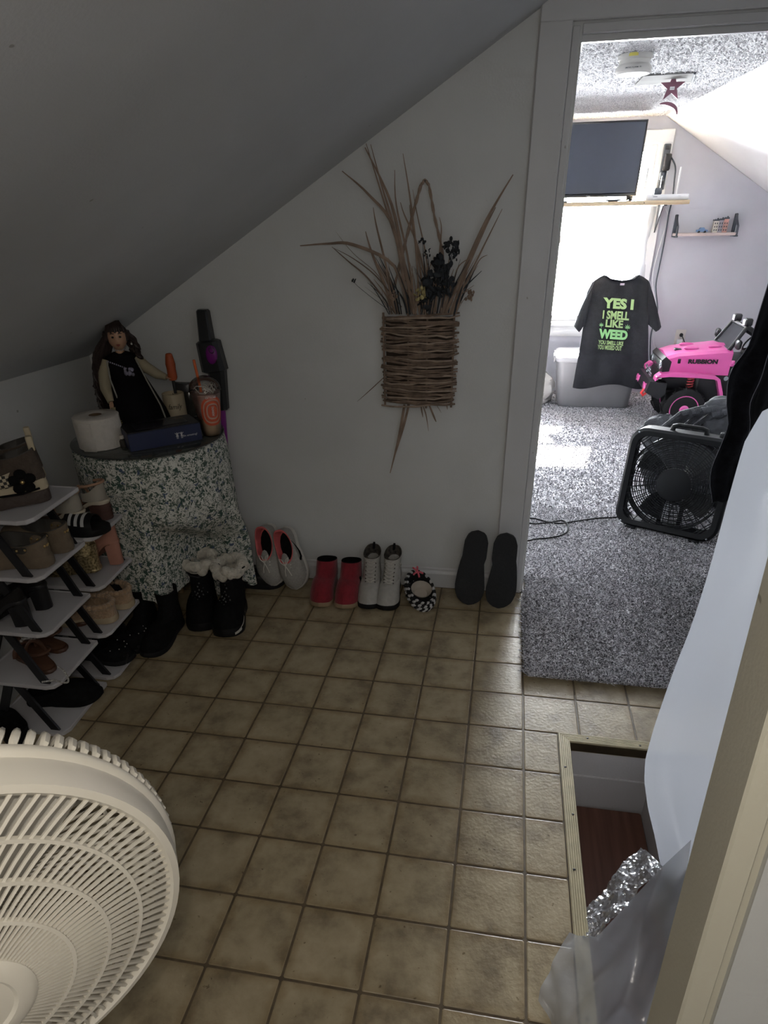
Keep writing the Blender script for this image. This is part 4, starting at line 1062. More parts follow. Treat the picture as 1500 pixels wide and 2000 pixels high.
# orange rounded rings printed on the cup
va = math.atan2(CAM[1] - py_, CAM[0] - px_) + .35
m_ink_o = mat('orange_print', (.55, .09, .035), .5); m_ink_p = mat('pale_pink_print', (.62, .36, .28), .5)
def wrap(xx, zz, lift=.0008):
    r = cr(zz) + lift; a = va + xx / r; return (px_ + r * math.cos(a), py_ + r * math.sin(a), ZT + zz)
def rrect(w, h, n=40):
    P_ = []
    for k in range(n):
        a = 2 * math.pi * k / n; e = 2.6
        P_.append((w * math.copysign(abs(math.cos(a)) ** (2 / e), math.cos(a)), h * math.copysign(abs(math.sin(a)) ** (2 / e), math.sin(a))))
    return P_
zc_ = .098
for k, (w0, w1) in enumerate(((.043, .036), (.031, .024))):
    o_, i_ = rrect(w0, w0 * 1.25), rrect(w1, w1 * 1.25)
    obj('ring_print', MB().loft([[wrap(x, zc_ + z) for x, z in o_], [wrap(x, zc_ + z) for x, z in i_]], True, False, False), m_ink_o, cup)
    o2, i2 = rrect(w1, w1 * 1.25), rrect(w1 - .0035, (w1 - .0035) * 1.25)
    obj('ring_print', MB().loft([[wrap(x, zc_ + z, .0007) for x, z in o2], [wrap(x, zc_ + z, .0007) for x, z in i2]], True, False, False), m_ink_p, cup, label='pale ring')
o_ = rrect(.0185, .0235); fan_ = MB(); fan_.add([wrap(x, zc_ + z, .0009) for x, z in o_] + [wrap(0, zc_, .0009)], [(k, (k + 1) % 40, 40) for k in range(40)])
obj('ring_print', fan_, m_ink_o, cup)
tm = text_mb("DUNKIN'", (0, 0, 0), (1, 0, 0), (0, 1, 0), .036, .0095, 0, .03)
tm2 = MB(); tm2.add([wrap(-.0045 + p[1], zc_ + .018 - p[0], .0016) for p in tm.v], tm.f); obj('lettering', tm2, m_wink, cup, smooth=False)
tm = text_mb("EXTREME", (0, 0, 0), (1, 0, 0), (0, 1, 0), .040, .008, 0, .02)
tm2 = MB(); tm2.add([wrap(p[0] - .022, .145 + p[1], .0014) for p in tm.v], tm.f); obj('lettering', tm2, m_wink, cup, smooth=False)

# cream candle with script, dark lidded jar behind it
c = at(336, 812, Z=ZT + .03); kx, ky = float(c[0]) + .005, float(c[1]) + .03
can = thing('candle', 'cream candle jar with black script word behind the navy box', 'candle', (kx, ky, ZT))
obj('jar', MB().lathe([(.038, 0), (.042, .004), (.043, .112), (.0415, .114), (.039, .114), (.038, .100), (.001, .099)], (kx, ky, ZT), 36, capb=False), mat('cream_ceramic', (.50, .42, .29), .5, var=.05), can)
obj('wick', MB().tube([(kx, ky, ZT + .098), (kx + .001, ky, ZT + .112)], .0012, 6), m_black, can)
va2 = math.atan2(CAM[1] - ky, CAM[0] - kx)
tm = text_mb("family", (0, 0, 0), (1, 0, 0), (0, 1, 0), .056, .026, 0, 0.0, .35)
tm2 = MB(); tm2.add([(kx + .0436 * math.cos(va2 + (p[0] - .027) / .043), ky + .0436 * math.sin(va2 + (p[0] - .027) / .043), ZT + .052 + p[1]) for p in tm.v], tm.f); obj('lettering', tm2, m_black, can, smooth=False)
jx, jy = kx + .012, ky + .115
jar = thing('dark_jar', 'dark jar with a broad lid behind the cream candle', 'jar', (jx, jy, ZT))
obj('jar_body', MB().lathe([(.042, 0), (.046, .006), (.046, .096), (.042, .104)], (jx, jy, ZT), 32), mat('smoky_jar', (.035, .034, .03), .15), jar)
obj('lid', MB().lathe([(.049, .100), (.054, .103), (.054, .130), (.050, .136), (.046, .134), (.002, .133)], (jx, jy, ZT), 36), mat('dark_lid', (.045, .042, .045), .35), jar)
wb_ = at(246, 876, Z=ZT)
wbt = thing('white_bottle', 'tiny white capped bottle between the toilet roll and the navy box', 'bottle', (float(wb_[0]) - .02, float(wb_[1]) + .02, ZT))
obj('body', MB().lathe([(.010, 0), (.011, .002), (.011, .022), (.006, .027), (.006, .03)], tuple(wbt.location), 16), m_plast_d, wbt); obj('cap', MB().lathe([(.008, .03), (.008, .040), (.006, .042)], tuple(wbt.location), 16), m_tp, wbt)

# porcelain doll
dl = Vector((-1.583, 1.420, ZT)); ang = R(-62)       # she faces the room
dx = Vector((math.cos(ang), math.sin(ang), 0)); dyv = Vector((-dx.y, dx.x, 0))  # dx forward, dyv to her left (viewer's right)
doll = thing('porcelain_doll', 'long-haired porcelain doll in a black dress sitting against the slope', 'doll', tuple(dl))
def dp_(f, l, z): return tuple(dl + dx * f + dyv * l + Vector((0, 0, z)))
m_velvet = mat('black_velvet', (.006, .0055, .007), .9, var=.3, bump=.2, spec=.1); m_hair = mat('dark_brown_hair', (.022, .012, .010), .5, var=.4, scale=60)
def ringo(f, l, z, rf, rl, n=26, wob=0., ph=0.):
    return [dp_(f + rf * math.cos(2 * math.pi * k / n) * (1 + wob * math.sin(5 * 2 * math.pi * k / n + ph)), l + rl * math.sin(2 * math.pi * k / n) * (1 + wob * math.sin(5 * 2 * math.pi * k / n + ph)), z) for k in range(n)]
obj('dress', MB().loft([ringo(.03, .01, .0, .125, .120, wob=.06), ringo(.03, .01, .012, .13, .125, wob=.07), ringo(.02, .01, .07, .11, .112, wob=.05), ringo(.008, .006, .14, .078, .088, wob=.03), ringo(0, .004, .20, .048, .066), ringo(-.002, 0, .245, .040, .066), ringo(-.004, 0, .272, .030, .058), ringo(-.004, 0, .286, .018, .026)]), m_velvet, doll)
hm = MB()
for k in range(40):
    a = lerp(-1.2, 1.6, k / 39); p = dp_(.03 + .131 * math.cos(a), .01 + .126 * math.sin(a), .006 + .004 * math.sin(k * 1.7)); hm.ell(p, (.006, .006, .005), 6, 4)
obj('gold_hem', hm, mat('gold_lace', (.40, .34, .16), .5, .4), doll, kind='stuff', label='gold lace hem')
hc = Vector(dp_(.012, .002, .338))
hrot = Matrix.Rotation(ang, 3, 'Z')
hd_ = MB(); rr_ = []
for j in range(17):
    t_ = math.pi * j / 16; z = -math.cos(t_) * .046; q = max(math.sin(t_), .03)
    ring = []
    for i in range(28):
        a = 2 * math.pi * i / 28; f = .038 * q * math.cos(a); l = .034 * q * math.sin(a)
        if z < -.012: l *= 1 - .22 * smooth01((-z - .012) / .034); f *= 1 - .06 * smooth01((-z - .012) / .034)
        fr_ = max(0, math.cos(a)) ** 8
        if fr_ > 0:
            f += fr_ * .007 * math.exp(-((z + .006) / .008) ** 2) * math.exp(-(l / .007) ** 2)     # nose
            f += fr_ * .003 * math.exp(-((z + .034) / .006) ** 2)                                   # chin
        f -= .004 * math.exp(-((z - .006) / .006) ** 2) * math.exp(-((abs(l) - .013) / .006) ** 2) * (1 if math.cos(a) > 0 else 0)  # eye sockets
        ring.append(tuple(hc + dx * (f + .10 * z) + dyv * l + Vector((0, 0, z))))
    rr_.append(ring)
obj('head', hd_.loft(rr_), m_skin, doll, angle=80)
obj('neck', MB().tube([dp_(0, 0, .278), dp_(.004, 0, .312)], [.017, .015], 14), m_skin, doll)
def face(f, l, z): return tuple(hc + dx * (f + .10 * z) + dyv * l + Vector((0, 0, z)))
for s in (-1, 1):
    e_ = obj('eye', MB().ell(face(.0335, s * .0130, .006), (.0042, .0056, .0036), 12, 8, hrot), mat('doll_eye', (.22, .20, .17), .3), doll)
    obj('iris', MB().ell(face(.0368, s * .0130, .006), (.0020, .0042, .0034), 10, 6, hrot), m_blk_s, e_)
    obj('eyebrow', MB().tube([face(.034, s * .007, .0165), face(.0345, s * .013, .0185), face(.031, s * .020, .0165)], .0013, 5), m_hair, doll)
    obj('ear', MB().ell(face(.0, s * .034, .0), (.006, .003, .009), 10, 6, hrot), m_skin, doll)
obj('lips', MB().ell(face(.0375, 0, -.0205), (.0026, .0075, .0022), 12, 6, hrot).ell(face(.037, 0, -.0238), (.0026, .0058, .0020), 12, 6, hrot), mat('doll_lips', (.26, .06, .05), .4), doll)
hr = MB()
cap_ = []
for j in range(9):
    t_ = lerp(.12, 1.75, j / 8)
    cap_.append([tuple(hc + dx * ((.046 * math.sin(t_) * math.cos(a)) * (1 if math.cos(a) < .25 else lerp(1, .80 if t_ < .95 else .45, (math.cos(a) - .25) / .75)) - .006) + dyv * (.044 * math.sin(t_) * math.sin(a)) + Vector((0, 0, .051 * math.cos(t_) + .003 * math.sin(6 * a)))) for a in [2 * math.pi * i / 30 for i in range(30)]])
hr.loft(cap_)
rr = random.Random(9)
for k in range(84):
    s = -1 if k % 3 else 1; a = rr.uniform(1.2, 2.9) * s
    f0, l0 = .040 * math.cos(a), .040 * math.sin(a); ln = rr.uniform(.18, .33) if s < 0 else rr.uniform(.08, .15)
    P_ = []; sw = rr.uniform(.006, .012); ph = rr.uniform(0, 6)
    for q in range(15):
        u = q / 14; spread = (.075 * smooth01(u * 2.2) + .06 * u) if s < 0 else .045 * smooth01(u * 2)
        P_.append(tuple(hc + dx * (f0 - .004 + sw * math.cos(ph + u * 16) * u) + dyv * (l0 + s * spread * .55 + sw * math.sin(ph + u * 16) * u) + Vector((0, 0, .02 - ln * u))))
    P_ = [(max(p[0], xkl(p[1]) + .012), p[1], p[2]) for p in P_]
    hr.tube(P_, [.0078 * (1 - .40 * q / 14) for q in range(15)], 6)
for k in range(9):
    l = lerp(-.028, .026, k / 8); hr.tube([tuple(hc + dx * f_ + dyv * (l * w_) + Vector((0, 0, z_))) for f_, w_, z_ in ((.005, .6, .054), (.028, .9, .042), (.036, 1.05, .030), (.0365, 1.12, .020 + .004 * (k % 2)))], [.006, .0065, .005, .003], 6)
obj('hair', hr, m_hair, doll)
bw = MB()
for p in ((.0, -.050, .005), (-.004, -.056, -.006), (.0, -.052, -.016), (.006, .048, -.018), (.008, .046, -.024)): bw.ell(tuple(hc + dx * p[0] + dyv * p[1] + Vector((0, 0, p[2]))), (.005, .005, .005), 8, 5)
obj('hair_pearls', bw, m_pearl, doll, kind='stuff')
nk = MB()
for k in range(16):
    a = 2 * math.pi * k / 16; nk.ell(dp_(.003 + .0185 * math.cos(a), .0185 * math.sin(a), .298 - .004 * math.cos(a)), (.003, .003, .003), 6, 4)
obj('necklace', nk, m_pearl, doll, kind='stuff')
bo = MB()
rr = random.Random(4)
for k in range(16): bo.ell(dp_(.047 + rr.uniform(0, .006), .020 + rr.uniform(-.016, .018), .222 + rr.uniform(-.012, .012)), (.006, .007, .007), 8, 5)
for k in range(10): bo.ell(dp_(.044, lerp(-.045, .012, k / 9), lerp(.262, .234, k / 9)), (.0032, .0032, .0032), 6, 4)
obj('bodice_flowers', bo, mat('lilac_grey_silk', (.24, .23, .30), .6), doll, kind='stuff', label='lilac grey silk flowers')
m_sleeve = mat('ivory_sleeve', (.36, .31, .21), .8, bump=.2)
def arm(pts, rs, hand_dir, side, name='arm'):
    a_ = obj(name, MB().tube([dp_(*p) for p in pts], rs, 14), m_sleeve, doll)
    w = Vector(dp_(*pts[-1])); h = Vector(hand_dir).normalized(); sdw = h.cross(Vector((0, 0, 1))).normalized() if abs(h.z) < .9 else Vector((dyv))
    hb = MB().tube([tuple(w), tuple(w + h * .012), tuple(w + h * .022)], [.0075, .0095, .008], 10, True, .7)
    for k in range(4):
        o = sdw * ((k - 1.5) * .0042); ll = (.016, .019, .018, .014)[k]
        hb.tube([tuple(w + h * .018 + o), tuple(w + h * (.018 + ll * .55) + o * 1.1 + Vector((0, 0, -.001))), tuple(w + h * (.018 + ll) + o * 1.15 + Vector((0, 0, -.005)))], [.0026, .0024, .0018], 6)
    hb.tube([tuple(w + h * .006 - sdw * .007 * side), tuple(w + h * .015 - sdw * .013 * side), tuple(w + h * .022 - sdw * .013 * side)], [.0030, .0026, .0020], 6)
    obj('hand', hb, m_skin, doll); return a_
arm([(0, -.055, .258), (.016, -.072, .215), (.040, -.076, .165), (.070, -.066, .122)], [.021, .024, .021, .013], dx * .5 + Vector((0, 0, -.8)), 1)
arm([(0, .055, .258), (.020, .082, .228), (.045, .118, .205), (.062, .150, .194)], [.020, .021, .018, .011], dyv * .8 + dx * .3 + Vector((0, 0, -.1)), -1)
tr_ = MB()
tr_.tube([dp_(.028, -.052, .262), dp_(.052, -.052, .20), dp_(.074, -.040, .13), dp_(.085, -.03, .09)], .003, 6).tube([dp_(.028, .052, .262), dp_(.055, .075, .19), dp_(.085, .108, .10), dp_(.10, .118, .05)], .003, 6)
obj('dress_trim', tr_, mat('silver_trim', (.30, .29, .25), .6), doll, label='silver edging of the dress')
obj('tassel', MB().tube([dp_(.082, -.062, .105), dp_(.092, -.060, .07), dp_(.098, -.058, .03)], [.010, .013, .016], 10), mat('tassel_thread', (.30, .26, .15), .8, bump=.6, bscale=200), doll)
hp = thing('heart_purse', 'small black heart edged with gold beads leaning against the doll', 'purse', dp_(.10, -.06, 0))
hpo = Vector(dp_(.125, -.075, .046)); hs_ = [(16 * math.sin(t_) ** 3, 13 * math.cos(t_) - 5 * math.cos(2 * t_) - 2 * math.cos(3 * t_) - math.cos(4 * t_)) for t_ in [2 * math.pi * k / 40 for k in range(40)]]
vd = Vector((CAM[0] - hpo.x, CAM[1] - hpo.y, 0)).normalized(); hux = Vector((-vd.y, vd.x, 0)); hux = hux if hux.x > 0 else -hux
obj('heart', MB().prism([(x * .0020, y * .0025) for x, y in hs_], tuple(hpo), tuple(hux), (0, 0, 1), .008), m_velvet, hp, smooth=False)
ed = MB()
for x, y in hs_: ed.ell(tuple(hpo + hux * (x * .0021) + Vector((0, 0, y * .0026)) + vd * .004), (.0028, .0028, .0028), 6, 4)
obj('bead_edge', ed, mat('gold_lace', (.40, .34, .16), .5, .4), hp, kind='stuff', label='gold bead edge')
oc = Vector(dp_(.068, .172, .19))
og = thing('orange_handle', 'orange tapered plastic handle standing up beside the doll hand', 'handle', tuple(oc))
ox, oy = at(336, 738, Y=oc.y)[0], oc.y
og_top = Vector(at(329, 690, Y=oc.y)); og_bot = Vector(at(338, 742, Y=oc.y))
obj('grip', MB().tube([tuple(og_bot.lerp(og_top, u)) for u in (0, .1, .4, .6, .85, .97, 1)], [.014, .0175, .0165, .0185, .0145, .012, .008], 16), mat('burnt_orange', (.40, .075, .02), .55, var=.1), og)
obj('stem', MB().tube([tuple(og_bot), (og_bot.x, og_bot.y, ZT + .134)], .006, 8), m_black, og)

# stick vacuum leaning in the corner behind the table
VY = 1.592
vp = lambda u, v, y=VY: Vector(at(u, v, Y=y))
vac = thing('stick_vacuum', 'black and purple cordless stick vacuum leaning behind the table', 'vacuum cleaner', (-1.29, VY, 0))
m_purple = mat('purple_plastic', (.19, .012, .20), .3, var=.08); m_vblk = mat('vacuum_black', (.016, .018, .020), .32, var=.15)
a0, a1 = vp(396, 606), vp(403, 655)
def vbox(p, q, w0, w1, d0, d1, m, name, b=.006, yo=0.):
    p, q = Vector(p), Vector(q); ax_ = (q - p).normalized(); sx = ax_.cross(Vector((0, 1, 0))).normalized()
    def rg_(c, w, d): return [tuple(c + sx * x + Vector((0, y + yo, 0))) for x, y in ((-w + b, -d), (w - b, -d), (w, -d + b), (w, d - b), (w - b, d), (-w + b, d), (-w, d - b), (-w, -d + b))]
    return obj(name, MB().loft([rg_(p, w0 * .8, d0 * .8), rg_(p + ax_ * .006, w0, d0), rg_(q - ax_ * .006, w1, d1), rg_(q, w1 * .8, d1 * .8)]), m, vac, angle=30)
vbox(vp(396, 604), vp(405, 668), .022, .026, .020, .024, m_vblk, 'battery')
vbox(vp(406, 664), vp(421, 726), .045, .050, .034, .034, m_vblk, 'motor_body', .016)
obj('purple_panel', MB().ell(tuple(vp(413, 693, VY - .032)), (.024, .010, .036), 20, 10, Matrix.Rotation(R(6), 3, 'Y')), m_purple, vac)
obj('power_symbol', MB().tube([tuple(vp(413, 684, VY - .0435) + Vector((.011 * math.sin(t_), 0, .011 * math.cos(t_)))) for t_ in [.6 + k * .26 for k in range(20)]], .0015, 5).tube([tuple(vp(413, 684, VY - .0435) + Vector((0, 0, .004))), tuple(vp(413, 684, VY - .0435) + Vector((0, 0, .014)))], .0015, 5), m_vblk, vac)
vbox(vp(423, 716), vp(434, 800), .036, .028, .026, .022, m_vblk, 'dust_cup', .012)
obj('purple_tube', MB().tube([tuple(vp(431, 780)), tuple(vp(440, 900)), tuple(Vector((-1.318, 1.602, .05)))], [.017, .017, .016], 14), m_purple, vac)
obj('floor_head', MB().box((-1.22, 1.575, .028), (.15, .10, .05), .012), m_vblk, vac)

# ---------------------------------------------------------------- wall basket with dried stems
BY = YW
m_twig = mat('twig_brown', (.19, .135, .10), .85, var=.35, scale=30); m_twig2 = mat('pale_twig', (.33, .255, .20), .85, var=.2, scale=30)
bk = thing('wall_basket', 'flat woven twig basket hanging from a rope on the grey wall', 'basket', (-.475, BY - .03, .82))
m_straw = mat('dried_straw', (.25, .18, .135), .85, var=.25, scale=20); m_dark = mat('dark_dried_leaf', (.022, .026, .032), .85, var=.3)
BX0, BX1, BZ0, BZ1 = -.610, -.340, .822, 1.148
obj('back', MB().box(((BX0 + BX1) / 2, BY - .010, (BZ0 + BZ1) / 2), (BX1 - BX0 - .02, .016, BZ1 - BZ0 - .02), .003), mat('dark_back', (.07, .05, .038), .9), bk)
rr = random.Random(2)
for k in range(46):
    z = lerp(BZ0 + .004, BZ1 - .003, k / 45); sl = rr.uniform(-.022, .022); e0, e1 = rr.uniform(-.004, .010), rr.uniform(-.010, .006)
    P_ = []
    for q in range(9):
        u = q / 8; P_.append((lerp(BX0 - e0, BX1 + e1 + .01, u), BY - .022 - .040 * math.sin(math.pi * min(max(u, .0), 1)) ** .5 + rr.uniform(-.004, .004), z + sl * (u - .5) + rr.uniform(-.0035, .0035)))
    obj('twig', MB().tube(P_, [rr.uniform(.0032, .0048) * (1 - .15 * (q / 8)) for q in range(9)], 6), m_twig if k % 4 else m_twig2, bk)
for x in (BX0 + .005, BX0 + .10, BX1 - .10, BX1 - .005):
    obj('stake', MB().tube([(x, BY - .030 - (.022 if -.58 < x < -.37 else 0), BZ0 - .004), (x, BY - .030 - (.022 if -.58 < x < -.37 else 0), BZ1 + .006)], .004, 6), m_twig, bk)
rp_ = MB(); P_ = [at(u, v, Y=BY - .014) for u, v in ((770, 560), (790, 480), (808, 410), (822, 362), (830, 351), (838, 362), (848, 420), (862, 480), (872, 560))]
for s in (0, 1):
    Q = []
    for k in range(len(P_) * 6 - 5):
        u = k / 6; i = min(int(u), len(P_) - 2); p = Vector(P_[i]).lerp(Vector(P_[i + 1]), u - i); a = k * 1.1 + s * math.pi
        Q.append((p.x + .0028 * math.cos(a), p.y + .0028 * math.sin(a), p.z))
    rp_.tube(Q, .0034, 6)
obj('rope_handle', rp_, mat('jute_rope', (.30, .22, .17), .9), bk)
obj('nail', MB().tube([tuple(Vector(at(830, 351, Y=BY - .02)) + Vector((0, 0, -.003))), tuple(Vector(at(830, 351, Y=BY - .02)) + Vector((0, .028, -.003)))], .0025, 6), m_black, bk)
ds = thing('dried_arrangement', 'bundle of dried grass blades and dark flowers standing in the wall basket', 'dried flowers', (-.475, BY - .045, 1.13))
def blade(px, w, m=m_straw, y0=.045, y1=.018, name='grass_blade', fl=.35):
    n = len(px); P_ = [Vector(at(u, v, Y=BY - lerp(y0, y1, k / (n - 1)))) for k, (u, v) in enumerate(px)]
    Q = []
    for k in range((n - 1) * 5 + 1):
        u = k / 5; i = min(int(u), n - 2); t_ = u - i
        p0, p1, p2, p3 = P_[max(i - 1, 0)], P_[i], P_[i + 1], P_[min(i + 2, n - 1)]
        Q.append(tuple(.5 * ((2 * p1) + (p2 - p0) * t_ + (2 * p0 - 5 * p1 + 4 * p2 - p3) * t_ ** 2 + (3 * p1 - p0 - 3 * p2 + p3) * t_ ** 3)))
    N_ = len(Q)
    return obj(name, MB().tube(Q, [w * (.75 + .5 * math.sin(math.pi * min(1, k / (N_ - 1) + .1))) * (1 - .55 * (k / (N_ - 1)) ** 3) for k in range(N_)], 6, True, fl), m, ds)
for px, w in (([(812, 615), (790, 520), (765, 400), (713, 288)], .0052), ([(806, 612), (786, 510), (752, 400), (715, 280)], .0035), ([(800, 615), (776, 470), (745, 360), (724, 282)], .003),
              ([(796, 612), (770, 450), (720, 380), (668, 334)], .0042), ([(812, 612), (796, 500), (774, 400), (771, 332)], .003), ([(820, 610), (812, 480), (800, 380), (787, 300)], .003),
              ([(776, 612), (752, 510), (735, 440), (729, 405)], .003), ([(800, 612), (770, 520), (690, 478), (640, 476), (586, 480)], .0045), ([(785, 600), (735, 540), (690, 505), (650, 484)], .004),
              ([(770, 610), (720, 545), (680, 510), (648, 482)], .0055), ([(772, 612), (745, 540), (725, 490), (714, 452)], .004), ([(776, 612), (740, 540), (690, 495), (654, 450)], .0022),
              ([(840, 612), (830, 540), (812, 470), (790, 420), (782, 395)], .003), ([(845, 612), (832, 500), (815, 420), (806, 370)], .002), ([(828, 612), (820, 520), (804, 430), (800, 400)], .003),
              ([(870, 612), (905, 530), (950, 430), (1002, 341)], .0052), ([(880, 612), (910, 530), (945, 450), (968, 405)], .0038), ([(884, 612), (916, 540), (950, 470), (981, 408)], .0026), ([(890, 612), (912, 560), (935, 510), (952, 498)], .002),
              ([(850, 610), (856, 520), (862, 450), (858, 424)], .0022), ([(868, 612), (884, 560), (896, 520), (925, 500)], .0022)):
    blade(px, w)
rr = random.Random(12)
for k in range(78):
    u0 = rr.uniform(758, 892); sd_ = (u0 - 825) / 70; ln = rr.uniform(45, 120)
    px = [(u0, 614), (u0 + sd_ * 18 + rr.uniform(-6, 6), 614 - ln * .5), (u0 + sd_ * 48 + rr.uniform(-16, 16), 614 - ln)]
    blade(px, rr.uniform(.0012, .0030), m_dark if k % 3 == 0 else m_straw, rr.uniform(.03, .065), rr.uniform(.02, .06), 'stem')
for px, w in (([(790, 790), (780, 850), (762, 924)], .0048), ([(800, 786), (786, 840), (768, 900)], .004), ([(752, 735), (725, 760), (698, 784)], .004), ([(825, 790), (832, 810), (837, 842)], .002), ([(838, 790), (848, 815), (852, 824)], .003), ([(852, 790), (862, 806)], .002), ([(822, 790), (826, 815)], .0026), ([(872, 786), (874, 800)], .0018)):
    blade(px, w, m_straw, .03, .018)
# dark dried hydrangea-like heads, and a pale rose
def flower(px, r, m, n, name, seed, y=.06):
    rr = random.Random(seed); c = Vector(at(*px, Y=BY - y)); mb = MB()
    for k in range(n):
        v = Vector((rr.gauss(0, 1), rr.gauss(0, .7), rr.gauss(0, 1))).normalized() * r * rr.uniform(.35, 1)
        mb.ell(tuple(c + v), (r * .34, r * .10, r * .26), 7, 4, Matrix.Rotation(rr.uniform(-1.3, 1.3), 3, 'X') @ Matrix.Rotation(rr.uniform(0, 6), 3, 'Z') @ Matrix.Rotation(rr.uniform(0, 6), 3, 'Y'))
    return obj(name, mb, m, ds)
flower((883, 486), .030, m_dark, 26, 'flower_head', 1); flower((860, 520), .042, m_dark, 40, 'flower_head', 2); flower((848, 556), .046, m_dark, 44, 'flower_head', 3); flower((872, 562), .036, m_dark, 26, 'flower_head', 4); flower((832, 590), .034, m_dark, 26, 'flower_head', 5); flower((885, 500), .018, m_dark, 10, 'flower_head', 6)
flower((690, 546), .012, m_dark, 8, 'flower_bud', 7, .03); flower((915, 575), .022, m_straw, 16, 'seed_head', 8); flower((825, 470), .016, m_dark, 12, 'seed_head', 9); flower((835, 495), .016, m_dark, 10, 'seed_head', 10); flower((770, 580), .022, m_straw, 14, 'seed_head', 11)
flower((822, 573), .026, mat('pale_yellow_petal', (.42, .36, .17), .85, var=.2), 24, 'rose', 12, .085)
blade([(768, 612), (735, 588), (700, 560), (688, 546)], .0016, m_dark, .04, .03, 'stem')
blade([(880, 612), (900, 592), (915, 576)], .0016, m_straw, .05, .06, 'stem')
blade([(890, 614), (910, 580), (922, 592)], .0014, m_dark, .05, .05, 'stem')
blade([(832, 612), (830, 540), (825, 470)], .0018, m_dark, .05, .06, 'stem')
blade([(845, 612), (840, 550), (835, 495)], .0018, m_dark, .05, .06, 'stem')
blade([(860, 612), (875, 540), (883, 490)], .0022, m_dark, .05, .06, 'stem')

# ---------------------------------------------------------------- plastic sheet over the stair opening
def sheet_mat(name, dens, bumpy, rough):
    M, N, L, b = nodes(name); out = N['Material Output']
    tc = N.new('ShaderNodeTexCoord'); n = N.new('ShaderNodeTexNoise'); n.inputs['Scale'].default_value = 16 if bumpy > .5 else 9; n.inputs['Detail'].default_value = 6 if bumpy < .5 else 3
    if bumpy > .5: n.inputs['Distortion'].default_value = 1.2
    L.new(tc.outputs['Object'], n.inputs['Vector'])
    bp = N.new('ShaderNodeBump'); bp.inputs['Strength'].default_value = bumpy; bp.inputs['Distance'].default_value = .02; L.new(n.outputs['Fac'], bp.inputs['Height'])
    df = N.new('ShaderNodeBsdfDiffuse'); df.inputs[0].default_value = (.56, .575, .62, 1); L.new(bp.outputs[0], df.inputs['Normal'])
    tl = N.new('ShaderNodeBsdfTranslucent'); tl.inputs[0].default_value = (.60, .62, .67, 1)
    tr = N.new('ShaderNodeBsdfTransparent'); gl = N.new('ShaderNodeBsdfGlossy'); gl.inputs['Roughness'].default_value = rough; L.new(bp.outputs[0], gl.inputs['Normal'])
    m1 = N.new('ShaderNodeMixShader'); m1.inputs[0].default_value = .55; L.new(df.outputs[0], m1.inputs[1]); L.new(tl.outputs[0], m1.inputs[2])
    m2 = N.new('ShaderNodeMixShader'); m2.inputs[0].default_value = dens; L.new(tr.outputs[0], m2.inputs[1]); L.new(m1.outputs[0], m2.inputs[2])
    m3 = N.new('ShaderNodeMixShader'); m3.inputs[0].default_value = .10 if bumpy < .5 else .45; L.new(m2.outputs[0], m3.inputs[1]); L.new(gl.outputs[0], m3.inputs[2])
    L.new(m3.outputs[0], out.inputs[0]); return M
m_sheet = sheet_mat('milky_plastic_sheet', .80, .25, .22); m_flap = sheet_mat('milky_plastic_flap', .50, .4, .2); m_foil = sheet_mat('crinkled_clear_plastic', .62, .95, .16)
ps = thing('plastic_sheet', 'milky translucent plastic sheet hanging beside the stair opening and crumpled at its foot', 'plastic sheet', (.40, .30, 0))
edge = [(2.055, 1.0), (1.62, .95), (1.40, .72), (1.27, .50), (1.20, .36), (1.155, .294), (1.10, .279), (.90, .278), (.70, .273), (.55, .267), (.42, .262), (.314, .262), (.24, .272), (.14, .300), (.045, .334), (-.08, .375), (-.30, .42)]
def ex(z):
    for (a, x), (b, y) in zip(edge, edge[1:]):
        if z >= b: return lerp(x, y, (a - z) / (a - b))
    return edge[-1][1]
def shf(u, v):
    z = lerp(2.055, -.30, v); x0 = ex(z); x = lerp(x0, 1.05, u)
    fold = .016 * math.sin(x * 26 + .5 * math.sin(z * 3)) * smooth01((x - x0) / .08) + .010 * hnoise(x * 7, z * 4) + .02 * math.exp(-((x - x0) / .03) ** 2) * smooth01((.75 - z) / .4)
    return (x, .30 + fold, z)
obj('sheet', MB().grid(shf, 70, 90), m_sheet, ps, angle=180)
def patch(corners, nu, nv, amp, fr, seed, name, m, crink=0.):
    A, B, C, Dd = [Vector(c) for c in corners]; nrm = (B - A).cross(Dd - A).normalized(); rr = random.Random(seed)
    J = [[rr.uniform(-1, 1) for _ in range(nu)] for _ in range(nv)]
    def f(u, v):
        p = A.lerp(B, u).lerp(Dd.lerp(C, u), v)
        return tuple(p + nrm * (amp * hnoise(u * fr + seed, v * fr * 1.3) + crink * J[int(round(v * (nv - 1)))][int(round(u * (nu - 1)))]))
    return obj(name, MB().grid(f, nu, nv), m, ps, angle=180 if not crink else 15)
a_, b_, c_, d_ = at(1248, 1650, Y=.285), at(1294, 1690, Y=.17), at(1166, 1832, Y=.015), at(1112, 1822, Y=.05)
patch([d_, c_, b_, a_], 26, 46, .010, 4, 3, 'crumpled_fold', m_foil, .0026)
f0, f1, f2, f3 = Vector(at(1111, 1826, Y=.03)), Vector(at(1166, 1830, Y=.012)), Vector(at(1294, 1692, Y=.165)), Vector(at(1350, 1640, Y=.13))
g0, g1, g2, g3 = Vector((.030, -.135, .012)), Vector((.070, -.27, .010)), Vector(at(1175, 2100, Y=-.23)), Vector(at(1310, 2100, Y=-.20))
